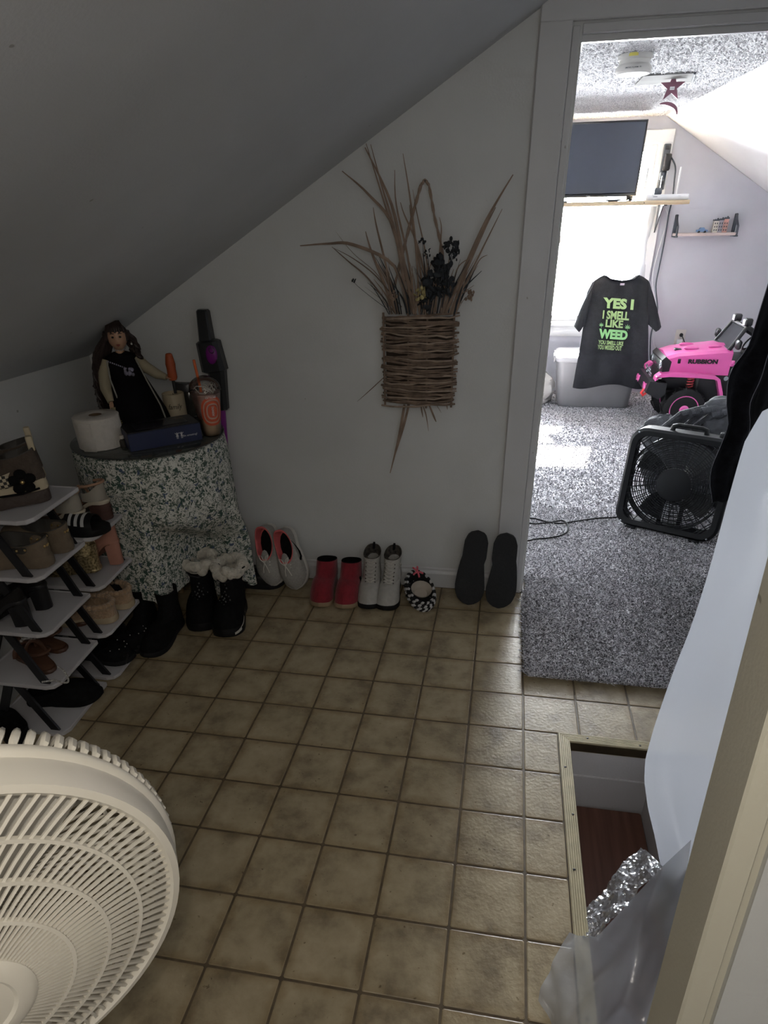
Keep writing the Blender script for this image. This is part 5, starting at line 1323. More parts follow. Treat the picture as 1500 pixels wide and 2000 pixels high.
def flapf(u, v):
    def seg(P_, u):
        t_ = u * 3; i = min(int(t_), 2); return P_[i].lerp(P_[i + 1], t_ - i)
    p = seg([f0, f1, f2, f3], u).lerp(seg([g0, g1, g2, g3], u), v)
    bul = math.sin(math.pi * v) * (.035 + .02 * hnoise(u * 5, v * 4)) + .012 * math.sin(u * 22 + 2 * v) * v
    return (p.x - bul * .5, p.y - bul * .6, max(p.z + bul * .3, .008))
obj('flap', MB().grid(flapf, 50, 36), m_flap, ps, angle=180)
# ================================================================ bedroom
# shelf under the television
SZ = 1.520
sh = thing('wall_shelf', 'long pale wooden shelf across the window carrying the television', 'shelf', (.5, 5.25, SZ))
obj('board', MB().box((.56, 5.27, SZ - .014), (1.14, .34, .028), .003), m_shelfwood, sh)
def bracket(x, nm='bracket'):
    mb = MB().box((x, YF - .008, SZ - .16), (.028, .008, .27), .002).box((x, YF - .13, SZ - .032), (.028, .26, .008), .002)
    mb.prism([(0, -.02), (.20, -.02), (.0, -.22)], (x - .004, YF - .012, SZ - .014), (0, -1, 0), (0, 0, 1), .008)
    return obj(nm, mb, mat('black_bracket', (.03, .032, .036), .45), sh, smooth=False)
bracket(.985); bracket(-.0 + .06)
obj('ledge_screw', MB().ell((.80, 5.099, SZ - .014), (.004, .003, .004), 8, 4), m_black, sh)
# television
tv = thing('television', 'flat black television standing on the shelf in front of the window', 'television', (.385, 5.21, SZ))
m_scr = mat('tv_screen', (.035, .042, .060), .30, var=.04); m_bez = mat('tv_bezel', (.012, .012, .014), .3)
TVM = Matrix.Translation((.385, 5.20, 1.79)) @ Matrix.Rotation(R(2), 4, 'X')
def tvp(mb): 
    return MB().add([tuple(TVM @ Vector(p)) for p in mb.v], mb.f)
obj('housing', tvp(MB().box((0, .012, 0), (.725, .035, .475), .006)), m_bez, tv)
obj('screen', tvp(MB().box((0, -.0065, .006), (.700, .004, .440), .001)), m_scr, tv, smooth=False)
bzl = MB()
for c_, s_ in (((0, -.008, .232), (.725, .008, .011)), ((0, -.008, -.228), (.725, .008, .019)), ((-.357, -.008, 0), (.011, .008, .475)), ((.357, -.008, 0), (.011, .008, .475))): bzl.box(c_, s_, .002)
obj('bezel', tvp(bzl), m_bez, tv)
obj('maker_plate', tvp(MB().box((0, -.0125, -.229), (.03, .001, .005))), mat('grey_plate', (.25, .25, .27), .4), tv, smooth=False)
for x in (.155, .70): obj('stand_foot', MB().box((x, 5.19, SZ + .006), (.03 if x > .5 else .15, .16, .010), .003).box((x, 5.21, SZ + .03), (.05, .02, .05), .003), m_bez, tv)
ov = thing('oval_dish', 'dark oval dish lying on the shelf under the television', 'dish', (.62, 5.135, SZ))
obj('dish', MB().lathe([(.035, 0), (.062, .008), (.065, .013), (.058, .012), (.02, .006)], (.575, 5.165, SZ), 28), mat('slate_dish', (.06, .07, .08), .4), ov)
# router
m_rw = mat('white_router_plastic', (.66, .66, .67), .4, var=.03)
ro = thing('router', 'white router with two upright antennas at the shelf end', 'router', (.96, 5.19, SZ))
obj('case', MB().box((.965, 5.19, SZ + .020), (.31, .15, .036), .006), m_rw, ro)
for x in (.812, 1.052): obj('antenna', MB().box((x, 5.255, SZ + .115), (.014, .008, .20), .003).tube([(x, 5.262, SZ + .02), (x, 5.255, SZ + .035)], .006, 8), m_rw, ro)
led = MB()
for k in range(3): led.box((1.035 + .012 * k, 5.114, SZ + .026), (.004, .002, .004))
obj('led', led, m_white, ro, smooth=False)
obj('logo_plate', MB().box((.875, 5.1145, SZ + .024), (.032, .001, .006)), mat('grey_plate', (.25, .25, .27), .4), ro, smooth=False)
# power strip on the casing and cables
m_dkblue = mat('dark_grey_plastic', (.035, .042, .055), .4)
sp_ = thing('power_strip', 'dark power strip with plugged in adapters fixed on the window casing', 'power strip', (.962, YF - .04, 1.74))
obj('strip_body', MB().box((.962, YF - .036, 1.745), (.052, .026, .30), .005), m_dkblue, sp_)
obj('adapter', MB().box((.975, YF - .062, 1.775), (.050, .05, .11), .008), m_black, sp_)
obj('adapter', MB().box((.955, YF - .060, 1.685), (.036, .04, .05), .006), m_dkblue, sp_)
for z in (1.87, 1.64): obj('socket', MB().box((.962, YF - .050, z), (.028, .004, .026), .001), m_black, sp_)
blk = thing('power_adapter', 'small black cube adapter sitting on the white router', 'adapter', (.90, 5.20, SZ + .04))
obj('body', MB().box((.90, 5.19, SZ + .060), (.055, .05, .044), .007), m_dkblue, blk)
obj('cord', MB().tube([(.915, 5.20, SZ + .075), (.935, 5.32, SZ + .16), (.955, YF - .085, 1.685)], .0028, 6), m_rw, blk)
def cable(name, label, pts, r, m):
    P_ = [Vector(p) for p in pts]; Q = []; n = len(P_)
    for k in range((n - 1) * 6 + 1):
        u = k / 6; i = min(int(u), n - 2); t_ = u - i
        p0, p1, p2, p3 = P_[max(i - 1, 0)], P_[i], P_[i + 1], P_[min(i + 2, n - 1)]
        Q.append(tuple(.5 * ((2 * p1) + (p2 - p0) * t_ + (2 * p0 - 5 * p1 + 4 * p2 - p3) * t_ ** 2 + (3 * p1 - p0 - 3 * p2 + p3) * t_ ** 3)))
    return tag(obj(name, MB().tube(Q, r, 7), m), label, 'cable')
cable('power_cable', 'thick dark cable running from the power strip down the wall', [at(u, v, Y=YF - .03) for u, v in ((1310, 305), (1319, 325), (1317, 355), (1313, 390), (1306, 420), (1298, 470), (1288, 520), (1281, 560), (1284, 610), (1272, 650), (1270, 690), (1272, 730))], .006, m_dkblue)
cable('white_cable', 'thin white cable hanging beside the dark one', [at(u, v, Y=YF - .022) for u, v in ((1300, 408), (1304, 425), (1292, 470), (1283, 500), (1274, 545), (1281, 600), (1276, 640), (1277, 672), (1290, 692))], .0035, m_rw)
# window film / sheer hanging
m_sheer = sheet_mat('sheer_film', .45, .3, .25)
sc_ = thing('window_film', 'clear wrinkled plastic film taped over the right side of the window', 'film', (.80, YF - .02, .7))
def sf(u, v): 
    x = lerp(.745, .955, u); z = lerp(.66, 1.485, v); return (x + .01 * math.sin(z * 9), YF - .030 - .010 * hnoise(x * 30, z * 7) - .004 * math.sin(x * 90), z)
obj('film', MB().grid(sf, 24, 40), m_sheer, sc_, angle=180)
# small wall shelf with ornaments
LZ = 1.293
ws = thing('small_shelf', 'small pale shelf with black brackets on the far wall', 'shelf', (1.36, YF - .06, LZ))
obj('board', MB().box((1.36, YF - .065, LZ - .010), (.47, .13, .02), .003), wood_mat('greyed_shelf_wood', (.42, .34, .32), (.55, .46, .42)), ws)
for x in (1.135, 1.590):
    b_ = MB().box((x, YF - .008, LZ + .05), (.026, .014, .16), .004).box((x, YF - .07, LZ - .024), (.026, .13, .010), .003)
    b_.tube([(x, YF - .012, LZ + .125), (x, YF - .05, LZ + .085), (x, YF - .115, LZ + .045), (x, YF - .125, LZ - .02)], .010, 8)
    obj('bracket', b_, m_dkblue, ws)
hs = thing('house_ornament', 'row of three tiny painted town houses with a dark roof on the small shelf', 'ornament', (1.47, YF - .06, LZ))
for k, (w, col, h) in enumerate(((.036, (.60, .56, .48), .082), (.034, (.32, .30, .33), .086), (.036, (.50, .28, .24), .094))):
    x = 1.432 + .036 * k
    f_ = obj('house', MB().box((x, YF - .062, LZ + h / 2), (w, .045, h), .001), mat('house_paint_%s' % ('cream', 'grey', 'brick')[k], col, .7), hs, smooth=False)
    wd = MB()
    for r_ in range(3):
        for c_ in range(2): wd.box((x - .008 + .016 * c_, YF - .0853, LZ + .018 + r_ * .023), (.007, .002, .012))
    obj('windows', wd, m_dkblue, f_, smooth=False, kind='stuff')
    rf = MB().box((x, YF - .062, LZ + h + .004), (w + .004, .05, .010), .001).box((x + .01, YF - .062, LZ + h + .013), (.008, .012, .012))
    for q in range(3): rf.box((x - .012 + .012 * q, YF - .086, LZ + h + .010), (.006, .006, .006))
    obj('roof', rf, m_dkblue, hs, smooth=False)
tc_ = thing('toy_car', 'tiny blue toy car on the small shelf beside the houses', 'toy car', (1.33, YF - .07, LZ))
obj('body', MB().prism([(-.042, .008), (.042, .008), (.044, .020), (.022, .024), (.012, .037), (-.014, .037), (-.024, .024), (-.043, .021)], (1.335, YF - .055, LZ), (1, 0, 0), (0, 0, 1), .03), mat('toy_blue', (.16, .26, .45), .35), tc_)
for x in (1.312, 1.358): obj('wheel', MB().lathe([(.008, -.017), (.008, .017)], (x, YF - .070, LZ + .008), 12, (0, 1, 0)), m_black, tc_)
# outlet with plugs
ou = thing('wall_outlet', 'pale wall outlet with a white and a black plug on the far wall', 'outlet', (1.355, YF, .485))
m_ivory = mat('ivory_plate', (.52, .50, .46), .45)
obj('plate', MB().box((1.355, YF - .004, .487), (.085, .008, .135), .003), m_ivory, ou)
obj('plug', MB().box((1.352, YF - .030, .452), (.042, .05, .055), .006), m_rw, ou); obj('plug', MB().ell((1.358, YF - .022, .512), (.016, .02, .016), 12, 8), m_black, ou)
obj('cord', MB().tube([(1.352, YF - .055, .445), (1.345, YF - .07, .40), (1.30, YF - .06, .36), (1.25, YF - .05, .34)], .004, 6), m_rw, ou)
obj('cord', MB().tube([(1.362, YF - .04, .508), (1.40, YF - .06, .44), (1.42, YF - .05, .36), (1.43, YF - .05, .18)], .004, 6), m_black, ou, label='black cord')
# ceiling things
m_sm = mat('smoke_detector_white', (.46, .45, .43), .75, var=.04, spec=.15)
sd = thing('smoke_detector', 'round white smoke detector with small printed labels on the bedroom ceiling', 'smoke detector', (.340, 3.12, ZC))
obj('base', MB().lathe([(.076, -.022), (.078, -.012), (.078, -.004), (.074, .0)], (.340, 3.12, ZC), 40), m_sm, sd)
obj('body', MB().lathe([(.02, -.078), (.074, -.076), (.082, -.068), (.080, -.050), (.070, -.040), (.070, -.026), (.076, -.022)], (.340, 3.12, ZC), 40), m_sm, sd)
va3 = math.atan2(CAM[1] - 3.12, CAM[0] - .340)
def sdw(p, r, z): 
    a = va3 + p[0] / r; return (.340 + r * math.cos(a), 3.12 + r * math.sin(a), ZC + z + p[1])
lb = MB(); lb.loft([[sdw((x, 0), .0787, -.018) for x in np.linspace(-.03, .012, 8)], [sdw((x, 0), .0787, -.006) for x in np.linspace(-.03, .012, 8)]], False, False, False)
obj('yellow_label', lb, mat('yellow_label', (.55, .48, .10), .6), sd)
t1 = text_mb('SMOKE ALARM  9V', (0, 0, 0), (1, 0, 0), (0, 1, 0), .075, .006, 0, .01)
obj('lettering', MB().add([sdw((p[0] - .04, p[1]), .0815, -.062) for p in t1.v], t1.f), m_dkblue, sd, smooth=False)
hk = thing('ceiling_panel', 'grey patch panel set into the popcorn ceiling behind the star', 'panel', (.58, 3.7, ZC))
pn = [at(u, v, Z=ZC - .012) for u, v in ((1240, 167), (1257, 149), (1357, 143), (1352, 161))]
obj('panel', MB().loft([[tuple(Vector(p) + Vector((0, 0, .0))) for p in pn], [tuple(Vector(p) + Vector((0, 0, .010))) for p in pn]]), mat('grey_panel_paint', (.16, .16, .155), .95, spec=.05), hk, smooth=False)
obj('edge_strip', MB().tube([tuple(pn[2]), tuple(pn[3])], .006, 6), m_dkblue, hk)
st = thing('hanging_star', 'plum coloured star hanging from the ceiling with a small crescent below', 'mobile', (.63, 3.8, ZC - .01))
m_plum = mat('plum_metal', (.15, .055, .085), .5)
sc2 = at(1313, 170, Y=3.8); P_ = []
for k in range(10):
    a = math.pi / 2 + k * math.pi / 5; r = .068 if k % 2 == 0 else .027; P_.append((r * math.cos(a), r * math.sin(a)))
obj('star', MB().prism(P_, tuple(sc2), (1, 0, 0), (0, 0, 1), .004), m_plum, st, smooth=False)
obj('sticker', MB().box((sc2[0], 3.7945, sc2[2] - .006), (.024, .001, .014)), m_rw, st, smooth=False)
obj('sticker_print', text_mb('1595', (sc2[0] - .009, 3.7935, sc2[2] - .010), (1, 0, 0), (0, 0, 1), .018, .006, .0003), m_dkblue, st, smooth=False)
cc = at(1297, 222, Y=3.8); ro_, ri_ = [], []
for k in range(17):
    a = R(118) - R(125) * k / 16; w = .014 * math.sin(math.pi * (k + 1.2) / 18.4) + .003
    ro_.append((.072 * math.cos(a), .052 * math.sin(a))); ri_.append(((.072 - w) * math.cos(a), (.052 - w) * math.sin(a)))
obj('crescent', MB().prism(ro_ + ri_[::-1], (cc[0], 3.8, cc[2]), (1, 0, 0), (0, 0, 1), .004), m_plum, st, smooth=False)
m_thread = mat('thread', (.55, .55, .55), .6)
obj('thread', MB().tube([(sc2[0], 3.798, sc2[2] + .06), (sc2[0], 3.798, ZC + .002)], .0012, 5).tube([(sc2[0] - .04, 3.798, sc2[2] - .055), (cc[0] - .02, 3.798, cc[2] + .045)], .0008, 4).tube([(sc2[0] + .04, 3.798, sc2[2] - .055), (cc[0] + .05, 3.798, cc[2] + .03)], .0008, 4), m_thread, st)

# t-shirt on a hanger, its hem draped over the storage bin
m_shirt = mat('black_cotton', (.016, .017, .021), .9, var=.15, scale=40, bump=.25, bscale=220, spec=.2)
ts = thing('t_shirt', 'black t-shirt with green lettering hanging in front of the window', 't-shirt', (.67, 5.22, .17))
def sy(z): return 4.815 - .012 * (.46 - z) / .3 if z < .46 else lerp(4.815, 5.20, (z - .46) / .52)
def onshirt(u, v, lift=0.):
    y = 5.0
    for _ in range(40):
        p = at(u, v, Y=y); y = .5 * y + .5 * sy(p[2])
    return Vector((p[0], y - lift, p[2]))
left_e = [(537, 1180), (541, 1172), (551, 1157), (572, 1146), (600, 1142), (634, 1140), (690, 1131), (753, 1118.7)]
right_e = [(537, 1249), (541, 1257), (549, 1268), (563, 1272), (600, 1268), (634, 1266), (690, 1266), (757, 1265.7)]
def edge_at(E_, v):
    for (a, x), (b, y) in zip(E_, E_[1:]):
        if v <= b: return lerp(x, y, (v - a) / (b - a))
    return E_[-1][1]
def bodyf(u, v):
    pv = lerp(537, 755, v); L_, R_ = edge_at(left_e, pv), edge_at(right_e, pv)
    pu = lerp(L_, R_, u); pv += 11 * math.exp(-((pu - 1214) / 25) ** 4) * smooth01(1 - v * 9) + 4.5 * math.sin(u * 8.5 + .4) * smooth01((v - .86) / .14)
    p = onshirt(pu, pv)
    return (p.x, p.y + .010 * math.sin(u * 15 + v * 4) * smooth01(v * 2) + .007 * hnoise(u * 8, v * 8), p.z)
obj('shirt_front', MB().sheet(bodyf, 46, 60, (0, .014, 0)), m_shirt, ts, angle=70)
def sleeve(C4, name):
    def f(u, v):
        a = lerp(lerp(C4[0][0], C4[3][0], u), lerp(C4[1][0], C4[2][0], u), v); b = lerp(lerp(C4[0][1], C4[3][1], u), lerp(C4[1][1], C4[2][1], u), v)
        p = onshirt(a + 2.5 * math.sin(math.pi * u) * (-1 if v < .5 else 0) * (1 if C4[0][0] > 1200 else -1) * -1, b, .006 + .02 * math.sin(math.pi * v) + .008 * math.sin(u * 7 + v * 3)); return tuple(p)
    return obj(name, MB().sheet(f, 14, 10, (0, .022, 0)), m_shirt, ts, angle=70)
sleeve([(1160, 550), (1142, 634), (1131, 649), (1121, 637)], 'sleeve')
sleeve([(1266, 549), (1265, 633), (1281, 648), (1291, 638)], 'sleeve')
obj('collar', MB().tube([tuple(onshirt(u, v, .008)) for u, v in ((1183, 538), (1192, 545), (1214, 549), (1236, 546), (1248, 538))], .009, 8, True, .6), m_shirt, ts)
A_ = onshirt(1215, 555, .012); obj('neck_label', MB().box(tuple(A_), (.034, .003, .016)), mat('pale_label', (.42, .36, .42), .7), ts, smooth=False)
m_green = mat('green_print', (.27, .40, .17), .7, var=.1); m_green2 = mat('bright_green_print', (.20, .43, .18), .7, var=.1)
def tshirt_text(txt, u0, v0, u1, v1, m, bold):
    mb = text_mb(txt, (0, 0, 0), (1, 0, 0), (0, 1, 0), 1, 1, 0, bold)
    V = []
    for p in mb.v:
        pu = lerp(u0, u1, p[0]) + (1 - p[1]) * (v1 - v0) * -.10; pv = lerp(v1, v0, p[1]) + (pu - u0) * .07
        V.append(tuple(onshirt(pu, pv, .022)))
    return obj('lettering', MB().add(V, mb.f), m, ts, smooth=False)
tshirt_text('YES I', 1178, 580, 1238, 601, m_green, .055)
tshirt_text('I SMELL', 1177.5, 605, 1229, 622, m_green, .04)
tshirt_text('LIKE', 1183, 623, 1217, 638, m_green, .04)
tshirt_text('WEED', 1170, 641, 1226, 660, m_green2, .055)
tshirt_text('YOU SMELL LIKE', 1168.5, 663, 1217, 671, m_green, .03)
tshirt_text('YOU MISSED OUT', 1167, 672, 1214, 681, m_green, .03)
def leaf(u, v, s):
    c = onshirt(u, v, .022); up = (onshirt(u, v - 10, .022) - c).normalized(); mb = MB()
    for k in range(7):
        a = R(-84 + 28 * k); ln = s * (1 - .09 * abs(k - 3) ** 1.4); d = Vector((1, 0, 0)) * math.sin(a) + up * math.cos(a); n_ = Vector((1, 0, 0)) * math.cos(a) - up * math.sin(a)
        P_ = [c, c + d * ln * .5 + n_ * ln * .10, c + d * ln, c + d * ln * .5 - n_ * ln * .10]
        mb.add([tuple(p) for p in P_], [(0, 1, 2, 3)])
    mb.tube([tuple(c), tuple(c - up * (s * .5))], .0012, 4); obj('leaf_print', mb, m_green2, ts, smooth=False)
leaf(1174, 636, .032); leaf(1225, 641, .040)
hg = thing('coat_hanger', 'white wire coat hanger inside the t-shirt hooked on the window sash', 'hanger', (.685, 5.25, .98))
obj('wire', MB().tube([tuple(onshirt(u, v, -.008)) for u, v in ((1172, 556), (1188, 543), (1218, 522), (1246, 541), (1258, 555))], .0045, 7).tube([tuple(onshirt(1218, 522, -.008)), (.70, 5.26, 1.09), (.70, 5.30, 1.12), (.70, 5.40, 1.20), (.70, 5.50, 1.275), (.70, 5.535, 1.28), (.70, 5.54, 1.26)], .0028, 6), m_rw, hg)

# storage bin
m_bin = mat('grey_tote_plastic', (.20, .20, .215), .38, var=.05); m_binlid = mat('pale_grey_lid', (.42, .42, .44), .3, var=.04)
bn = thing('storage_bin', 'grey plastic storage tote with rounded lid below the window', 'storage bin', (.60, 5.03, .012))
def rr_ring(x0, x1, y0, y1, z, c):
    P_ = []
    for cx_, cy_, a0 in ((x1 - c, y1 - c, 0), (x0 + c, y1 - c, 90), (x0 + c, y0 + c, 180), (x1 - c, y0 + c, 270)):
        for k in range(5): P_.append((cx_ + c * math.cos(R(a0 + 22.5 * k)), cy_ + c * math.sin(R(a0 + 22.5 * k)), z))
    return P_
obj('tub', MB().loft([rr_ring(.325, .905, 4.885, 5.235, .014, .05), rr_ring(.318, .912, 4.878, 5.242, .03, .05), rr_ring(.285, .935, 4.856, 5.268, .36, .05), rr_ring(.28, .94, 4.852, 5.272, .385, .05), rr_ring(.28, .94, 4.852, 5.272, .392, .05)]), m_bin, bn)
obj('lid', MB().loft([rr_ring(.268, .952, 4.846, 5.284, .385, .06), rr_ring(.262, .958, 4.842, 5.29, .395, .06), rr_ring(.262, .958, 4.842, 5.29, .415, .06), rr_ring(.285, .935, 4.862, 5.27, .434, .05), rr_ring(.31, .91, 4.89, 5.245, .434, .05), rr_ring(.315, .905, 4.895, 5.24, .428, .05)]), m_binlid, bn)
for x in (.262, .958): obj('latch', MB().box((x, 5.06, .385), (.016, .12, .06), .005), m_binlid, bn)
# rubbish bag left of the bin
bg_ = thing('rubbish_bag', 'crumpled white plastic bag beside the grey storage tote', 'bag', (.16, 5.03, .012))
rr = random.Random(3); rs = []
for j in range(15):
    t_ = j / 14; z = .014 + .29 * t_; q = (math.sin(math.pi * min(t_ * .9 + .12, 1)) ** .6) * (1 - .55 * max(0, t_ - .72) / .28)
    rs.append([(.165 + (.115 + .010 * math.sin(a * 5 + j)) * q * math.cos(a) + rr.uniform(-.009, .009), 5.02 + .13 * q * math.sin(a) + rr.uniform(-.009, .009), z + rr.uniform(-.006, .006) * (j > 0)) for a in [2 * math.pi * k / 26 for k in range(26)]])
obj('bag', MB().loft(rs), mat('white_bag_film', (.62, .60, .58), .35, var=.06), bg_, angle=20)
obj('blue_print', MB().ell((.222, 4.955, .12), (.018, .012, .05), 10, 6), mat('blue_print', (.20, .32, .50), .5), bg_)

# pink ride-on toy car
m_pink = mat('hot_pink_plastic', (.62, .09, .33), .3, var=.04, coat=.3)
jp = thing('ride_on_car', 'pink and black ride-on toy jeep standing behind the box fan', 'toy car', (1.45, 4.55, .012))
YJ0, YJ1 = 4.28, 4.735
hood = MB()
hs_ = [(1.010, .445, .495), (1.020, .440, .535), (1.10, .440, .560), (1.25, .438, .575), (1.42, .436, .592), (1.455, .436, .590)]
rings = []
for x, z0, z1 in hs_:
    yo = .035 * (1 - (x - 1.0) / .46)
    rings.append([(x, YJ0 + yo, z0 - .02), (x, YJ0 + yo, z1 - .020), (x, YJ0 + yo + .03, z1 - .002), (x, (YJ0 + YJ1) / 2 - .08, z1 + .004), (x, (YJ0 + YJ1) / 2, z1 + .014), (x, (YJ0 + YJ1) / 2 + .08, z1 + .004), (x, YJ1 - yo - .03, z1 - .002), (x, YJ1 - yo, z1 - .020), (x, YJ1 - yo, z0 - .02)])
obj('hood', hood.loft(rings), m_pink, jp, angle=25)
obj('hood_vent', MB().ell((1.20, YJ0 + .14, .578), (.055, .022, .014), 14, 6).ell((1.20, YJ1 - .14, .578), (.055, .022, .014), 14, 6).ell((1.36, YJ0 + .13, .592), (.05, .014, .012), 12, 6), m_pink, jp)
obj('hood_grille', MB().box((1.11, YJ0 + .17, .565), (.05, .06, .012), .004), m_black, jp)
gr = MB().prism([(0, .38), (.035, .37), (.045, .50), (.0, .535), (-.025, .51)], (1.01, YJ1 - .03, 0), (1, 0, 0), (0, 0, 1), YJ1 - YJ0 - .06)
m_chrome = mat('chrome_grille', (.35, .37, .40), .2, .8)
obj('grille_frame', gr, m_black, jp, smooth=False)
obj('headlight_bar', MB().box((.992, (YJ0 + YJ1) / 2, .475), (.018, .36, .05), .006), m_chrome, jp)
for y in (YJ0 + .07, YJ1 - .07): obj('headlight', MB().ell((.99, y, .468), (.018, .035, .032), 14, 8), m_chrome, jp)
obj('body_side', MB().box((1.60, (YJ0 + YJ1) / 2, .36), (.70, YJ1 - YJ0 - .06, .30), .02).box((1.20, (YJ0 + YJ1) / 2, .36), (.42, .34, .14), .02), m_black, jp)
fd = MB(); arcp = [(.955, .400), (.985, .425), (1.05, .432), (1.25, .428), (1.36, .420), (1.40, .395), (1.44, .30), (1.455, .24)]
for y0, y1 in ((YJ0 - .035, YJ0 + .06), (YJ1 - .06, YJ1 + .035)):
    t_ = .026
    ring = []
    for k, (x, z) in enumerate(arcp):
        ring.append([(x, y0, z), (x, y1, z), (x - (.02 if k > 4 else .004), y1, z - (.008 if k > 4 else t_)), (x - (.02 if k > 4 else .004), y0, z - (.008 if k > 4 else t_))])
    obj('fender', MB().loft(ring), m_pink, jp, angle=30)
obj('indicator', MB().box((.975, YJ0 - .010, .398), (.04, .05, .016), .004), mat('clear_lamp', (.62, .58, .50), .3), jp)
bp_ = MB().prism([(0, .29), (.10, .24), (.14, .28), (.14, .36), (.02, .37)], (.90, YJ1 + .01, 0), (1, 0, 0), (0, 0, 1), YJ1 - YJ0 + .04)
obj('bumper', bp_, m_black, jp, smooth=False)
for y in (YJ0 + .03, YJ1 - .13): obj('bumper_lamp', MB().box((.905, y + .05, .315), (.02, .085, .05), .012), m_pink, jp)
obj('tow_hook', MB().tube([(.90, YJ0 + .05, .30), (.885, YJ0 + .05, .27), (.90, YJ0 + .055, .25), (.92, YJ0 + .05, .27)], .010, 8), mat('red_hook', (.60, .03, .03), .4), jp)
ch = MB()
for y in (YJ0 + .06, YJ0 + .18):
    for k in range(5): ch.lathe([(.010, -.003), (.013, 0), (.010, .003), (.007, 0), (.010, -.003)], (.93 - .004 * k, y, .395 + .013 * k), 8, (1, .6 if k % 2 else -.6, .2), False, False)
obj('tow_chain', ch, m_chrome, jp, kind='stuff')
for x in (1.20, 1.92):
    for y in (YJ0 + .035, YJ1 - .035):
        w_ = obj('wheel', MB().lathe([(.06, -.055), (.135, -.055), (.150, -.045), (.152, 0), (.150, .045), (.135, .055), (.06, .055)], (x, y, .165), 36, (0, 1, 0)), m_rubber, jp, label='black tyre with pink rim')
        obj('wheel_rim', MB().lathe([(.098, -.058), (.104, -.058), (.104, -.050), (.098, -.050), (.098, -.058)], (x, y, .165), 30, (0, 1, 0), False, False).lathe([(.035, -.060), (.03, -.064), (.01, -.064)], (x, y, .165), 16, (0, 1, 0)), m_pink, w_)
        td = MB()
        for k in range(24):
            a = 2 * math.pi * k / 24; td.box((x + .152 * math.cos(a), y, .165 + .152 * math.sin(a)), (.016, .10, .012), .002, Matrix.Rotation(-a, 3, 'Y') @ Matrix.Rotation(.3 if k % 2 else -.3, 3, 'X'))
        obj('tread', td, m_rubber, w_, kind='stuff')
obj('spring', MB().tube([(1.22 + .022 * math.cos(k * .9), YJ0 + .05 + .022 * math.sin(k * .9), .29 + k * .0028) for k in range(50)], .006, 6), mat('red_spring', (.42, .06, .07), .4), jp)
wsf = MB()
def bar(a, b, r=.014): wsf.tube([a, b], r, 8)
A1, A2, B1, B2 = (1.43, YJ0 + .03, .585), (1.43, YJ1 - .03, .585), (1.335 + .185, YJ0 + .06, .735), (1.335 + .185, YJ1 - .06, .735)
for a, b in ((A1, A2), (A1, B1), (A2, B2), (B1, B2)): bar(a, b)
obj('windscreen_frame', wsf, m_black, jp)
obj('windscreen', MB().loft([[A1, A2, B2, B1], [tuple(Vector(p) + Vector((.004, 0, .003))) for p in (A1, A2, B2, B1)]]), mat('dark_screen_plastic', (.030, .031, .037), .95, spec=.1), jp, smooth=False)
for y in (YJ0 + .08, YJ1 - .12):
    obj('roof_lamp', MB().box((1.525, y, .765), (.05, .06, .05), .008), m_black, jp); obj('lamp_glass', MB().box((1.498, y, .765), (.006, .045, .036), .002), m_rw, jp)
for y in (YJ0 - .045, YJ1 + .045): obj('mirror', MB().box((1.46, y, .635), (.03, .075, .06), .010), m_black, jp)
for y in (YJ0 + .06, YJ1 - .06): obj('roll_bar', MB().tube([(1.52, y, .735), (1.72, y, .62), (1.88, y, .52)], .018, 8), m_black, jp)
obj('seat', MB().box((1.72, (YJ0 + YJ1) / 2, .52), (.20, .34, .05), .015).box((1.83, (YJ0 + YJ1) / 2, .62), (.05, .34, .22), .015), m_black, jp)
obj('steering_wheel', MB().lathe([(.07, -.006), (.078, 0), (.07, .006), (.062, 0), (.07, -.006)], (1.60, YJ0 + .14, .63), 20, (-.7, 0, .6), False, False), m_black, jp)
obj('lettering', text_mb('RUBBION', (1.165, YJ0 + .0165, .492), (1, -.055, .012), (0, 0, 1), .20, .032, .004, .06), m_black, jp, smooth=False)
obj('side_vent', MB().box((1.105, YJ0 + .026, .507), (.020, .012, .032), .003), m_black, jp)
obj('hood_hinge', MB().box((1.465, YJ0 + .005, .500), (.03, .03, .04), .006), m_pink, jp)
obj('badge', MB().lathe([(.016, 0), (.016, .006)], (1.455, YJ0 + .03, .39), 14, (0, -1, 0)), m_chrome, jp)

# dark clothes heaped between the fan and the toy car
m_denim = mat('charcoal_denim', (.040, .042, .050), .9, var=.25, scale=25, bump=.5, bscale=160)
hp_ = thing('clothes_heap', 'heap of charcoal trousers and shirts behind the black box fan', 'clothes', (.95, 2.75, .012))
def heap(c, r3, seed, fr):
    c = Vector(c); rs = []
    for j in range(17):
        t_ = math.pi * j / 16; ring = []
        for i in range(40):
            a = 2 * math.pi * i / 40; k = 1 + .10 * hnoise(math.cos(a) * fr + seed, math.sin(a) * fr, t_ * fr) + .055 * math.sin(a * 7 + t_ * 6 + seed * 2) * math.sin(t_)
            q = max(math.sin(t_), .03); p = c + Vector((r3[0] * q * math.cos(a) * k, r3[1] * q * math.sin(a) * k, -r3[2] * math.cos(t_) * k)); ring.append((p.x, p.y, max(p.z, .014)))
        rs.append(ring)
    return MB().loft(rs)
obj('trousers', heap((1.02, 2.78, .24), (.36, .19, .27), 1, 2.2), m_denim, hp_, angle=80)
obj('folded_top', heap((1.03, 2.70, .50), (.185, .14, .125), 4, 2.6), mat('charcoal_cotton', (.050, .052, .060), .9, var=.25, scale=25, bump=.4), hp_, angle=80)
obj('hoodie', heap((.76, 2.80, .40), (.15, .12, .10), 8, 3.), m_denim, hp_, angle=80)
fo2 = MB()
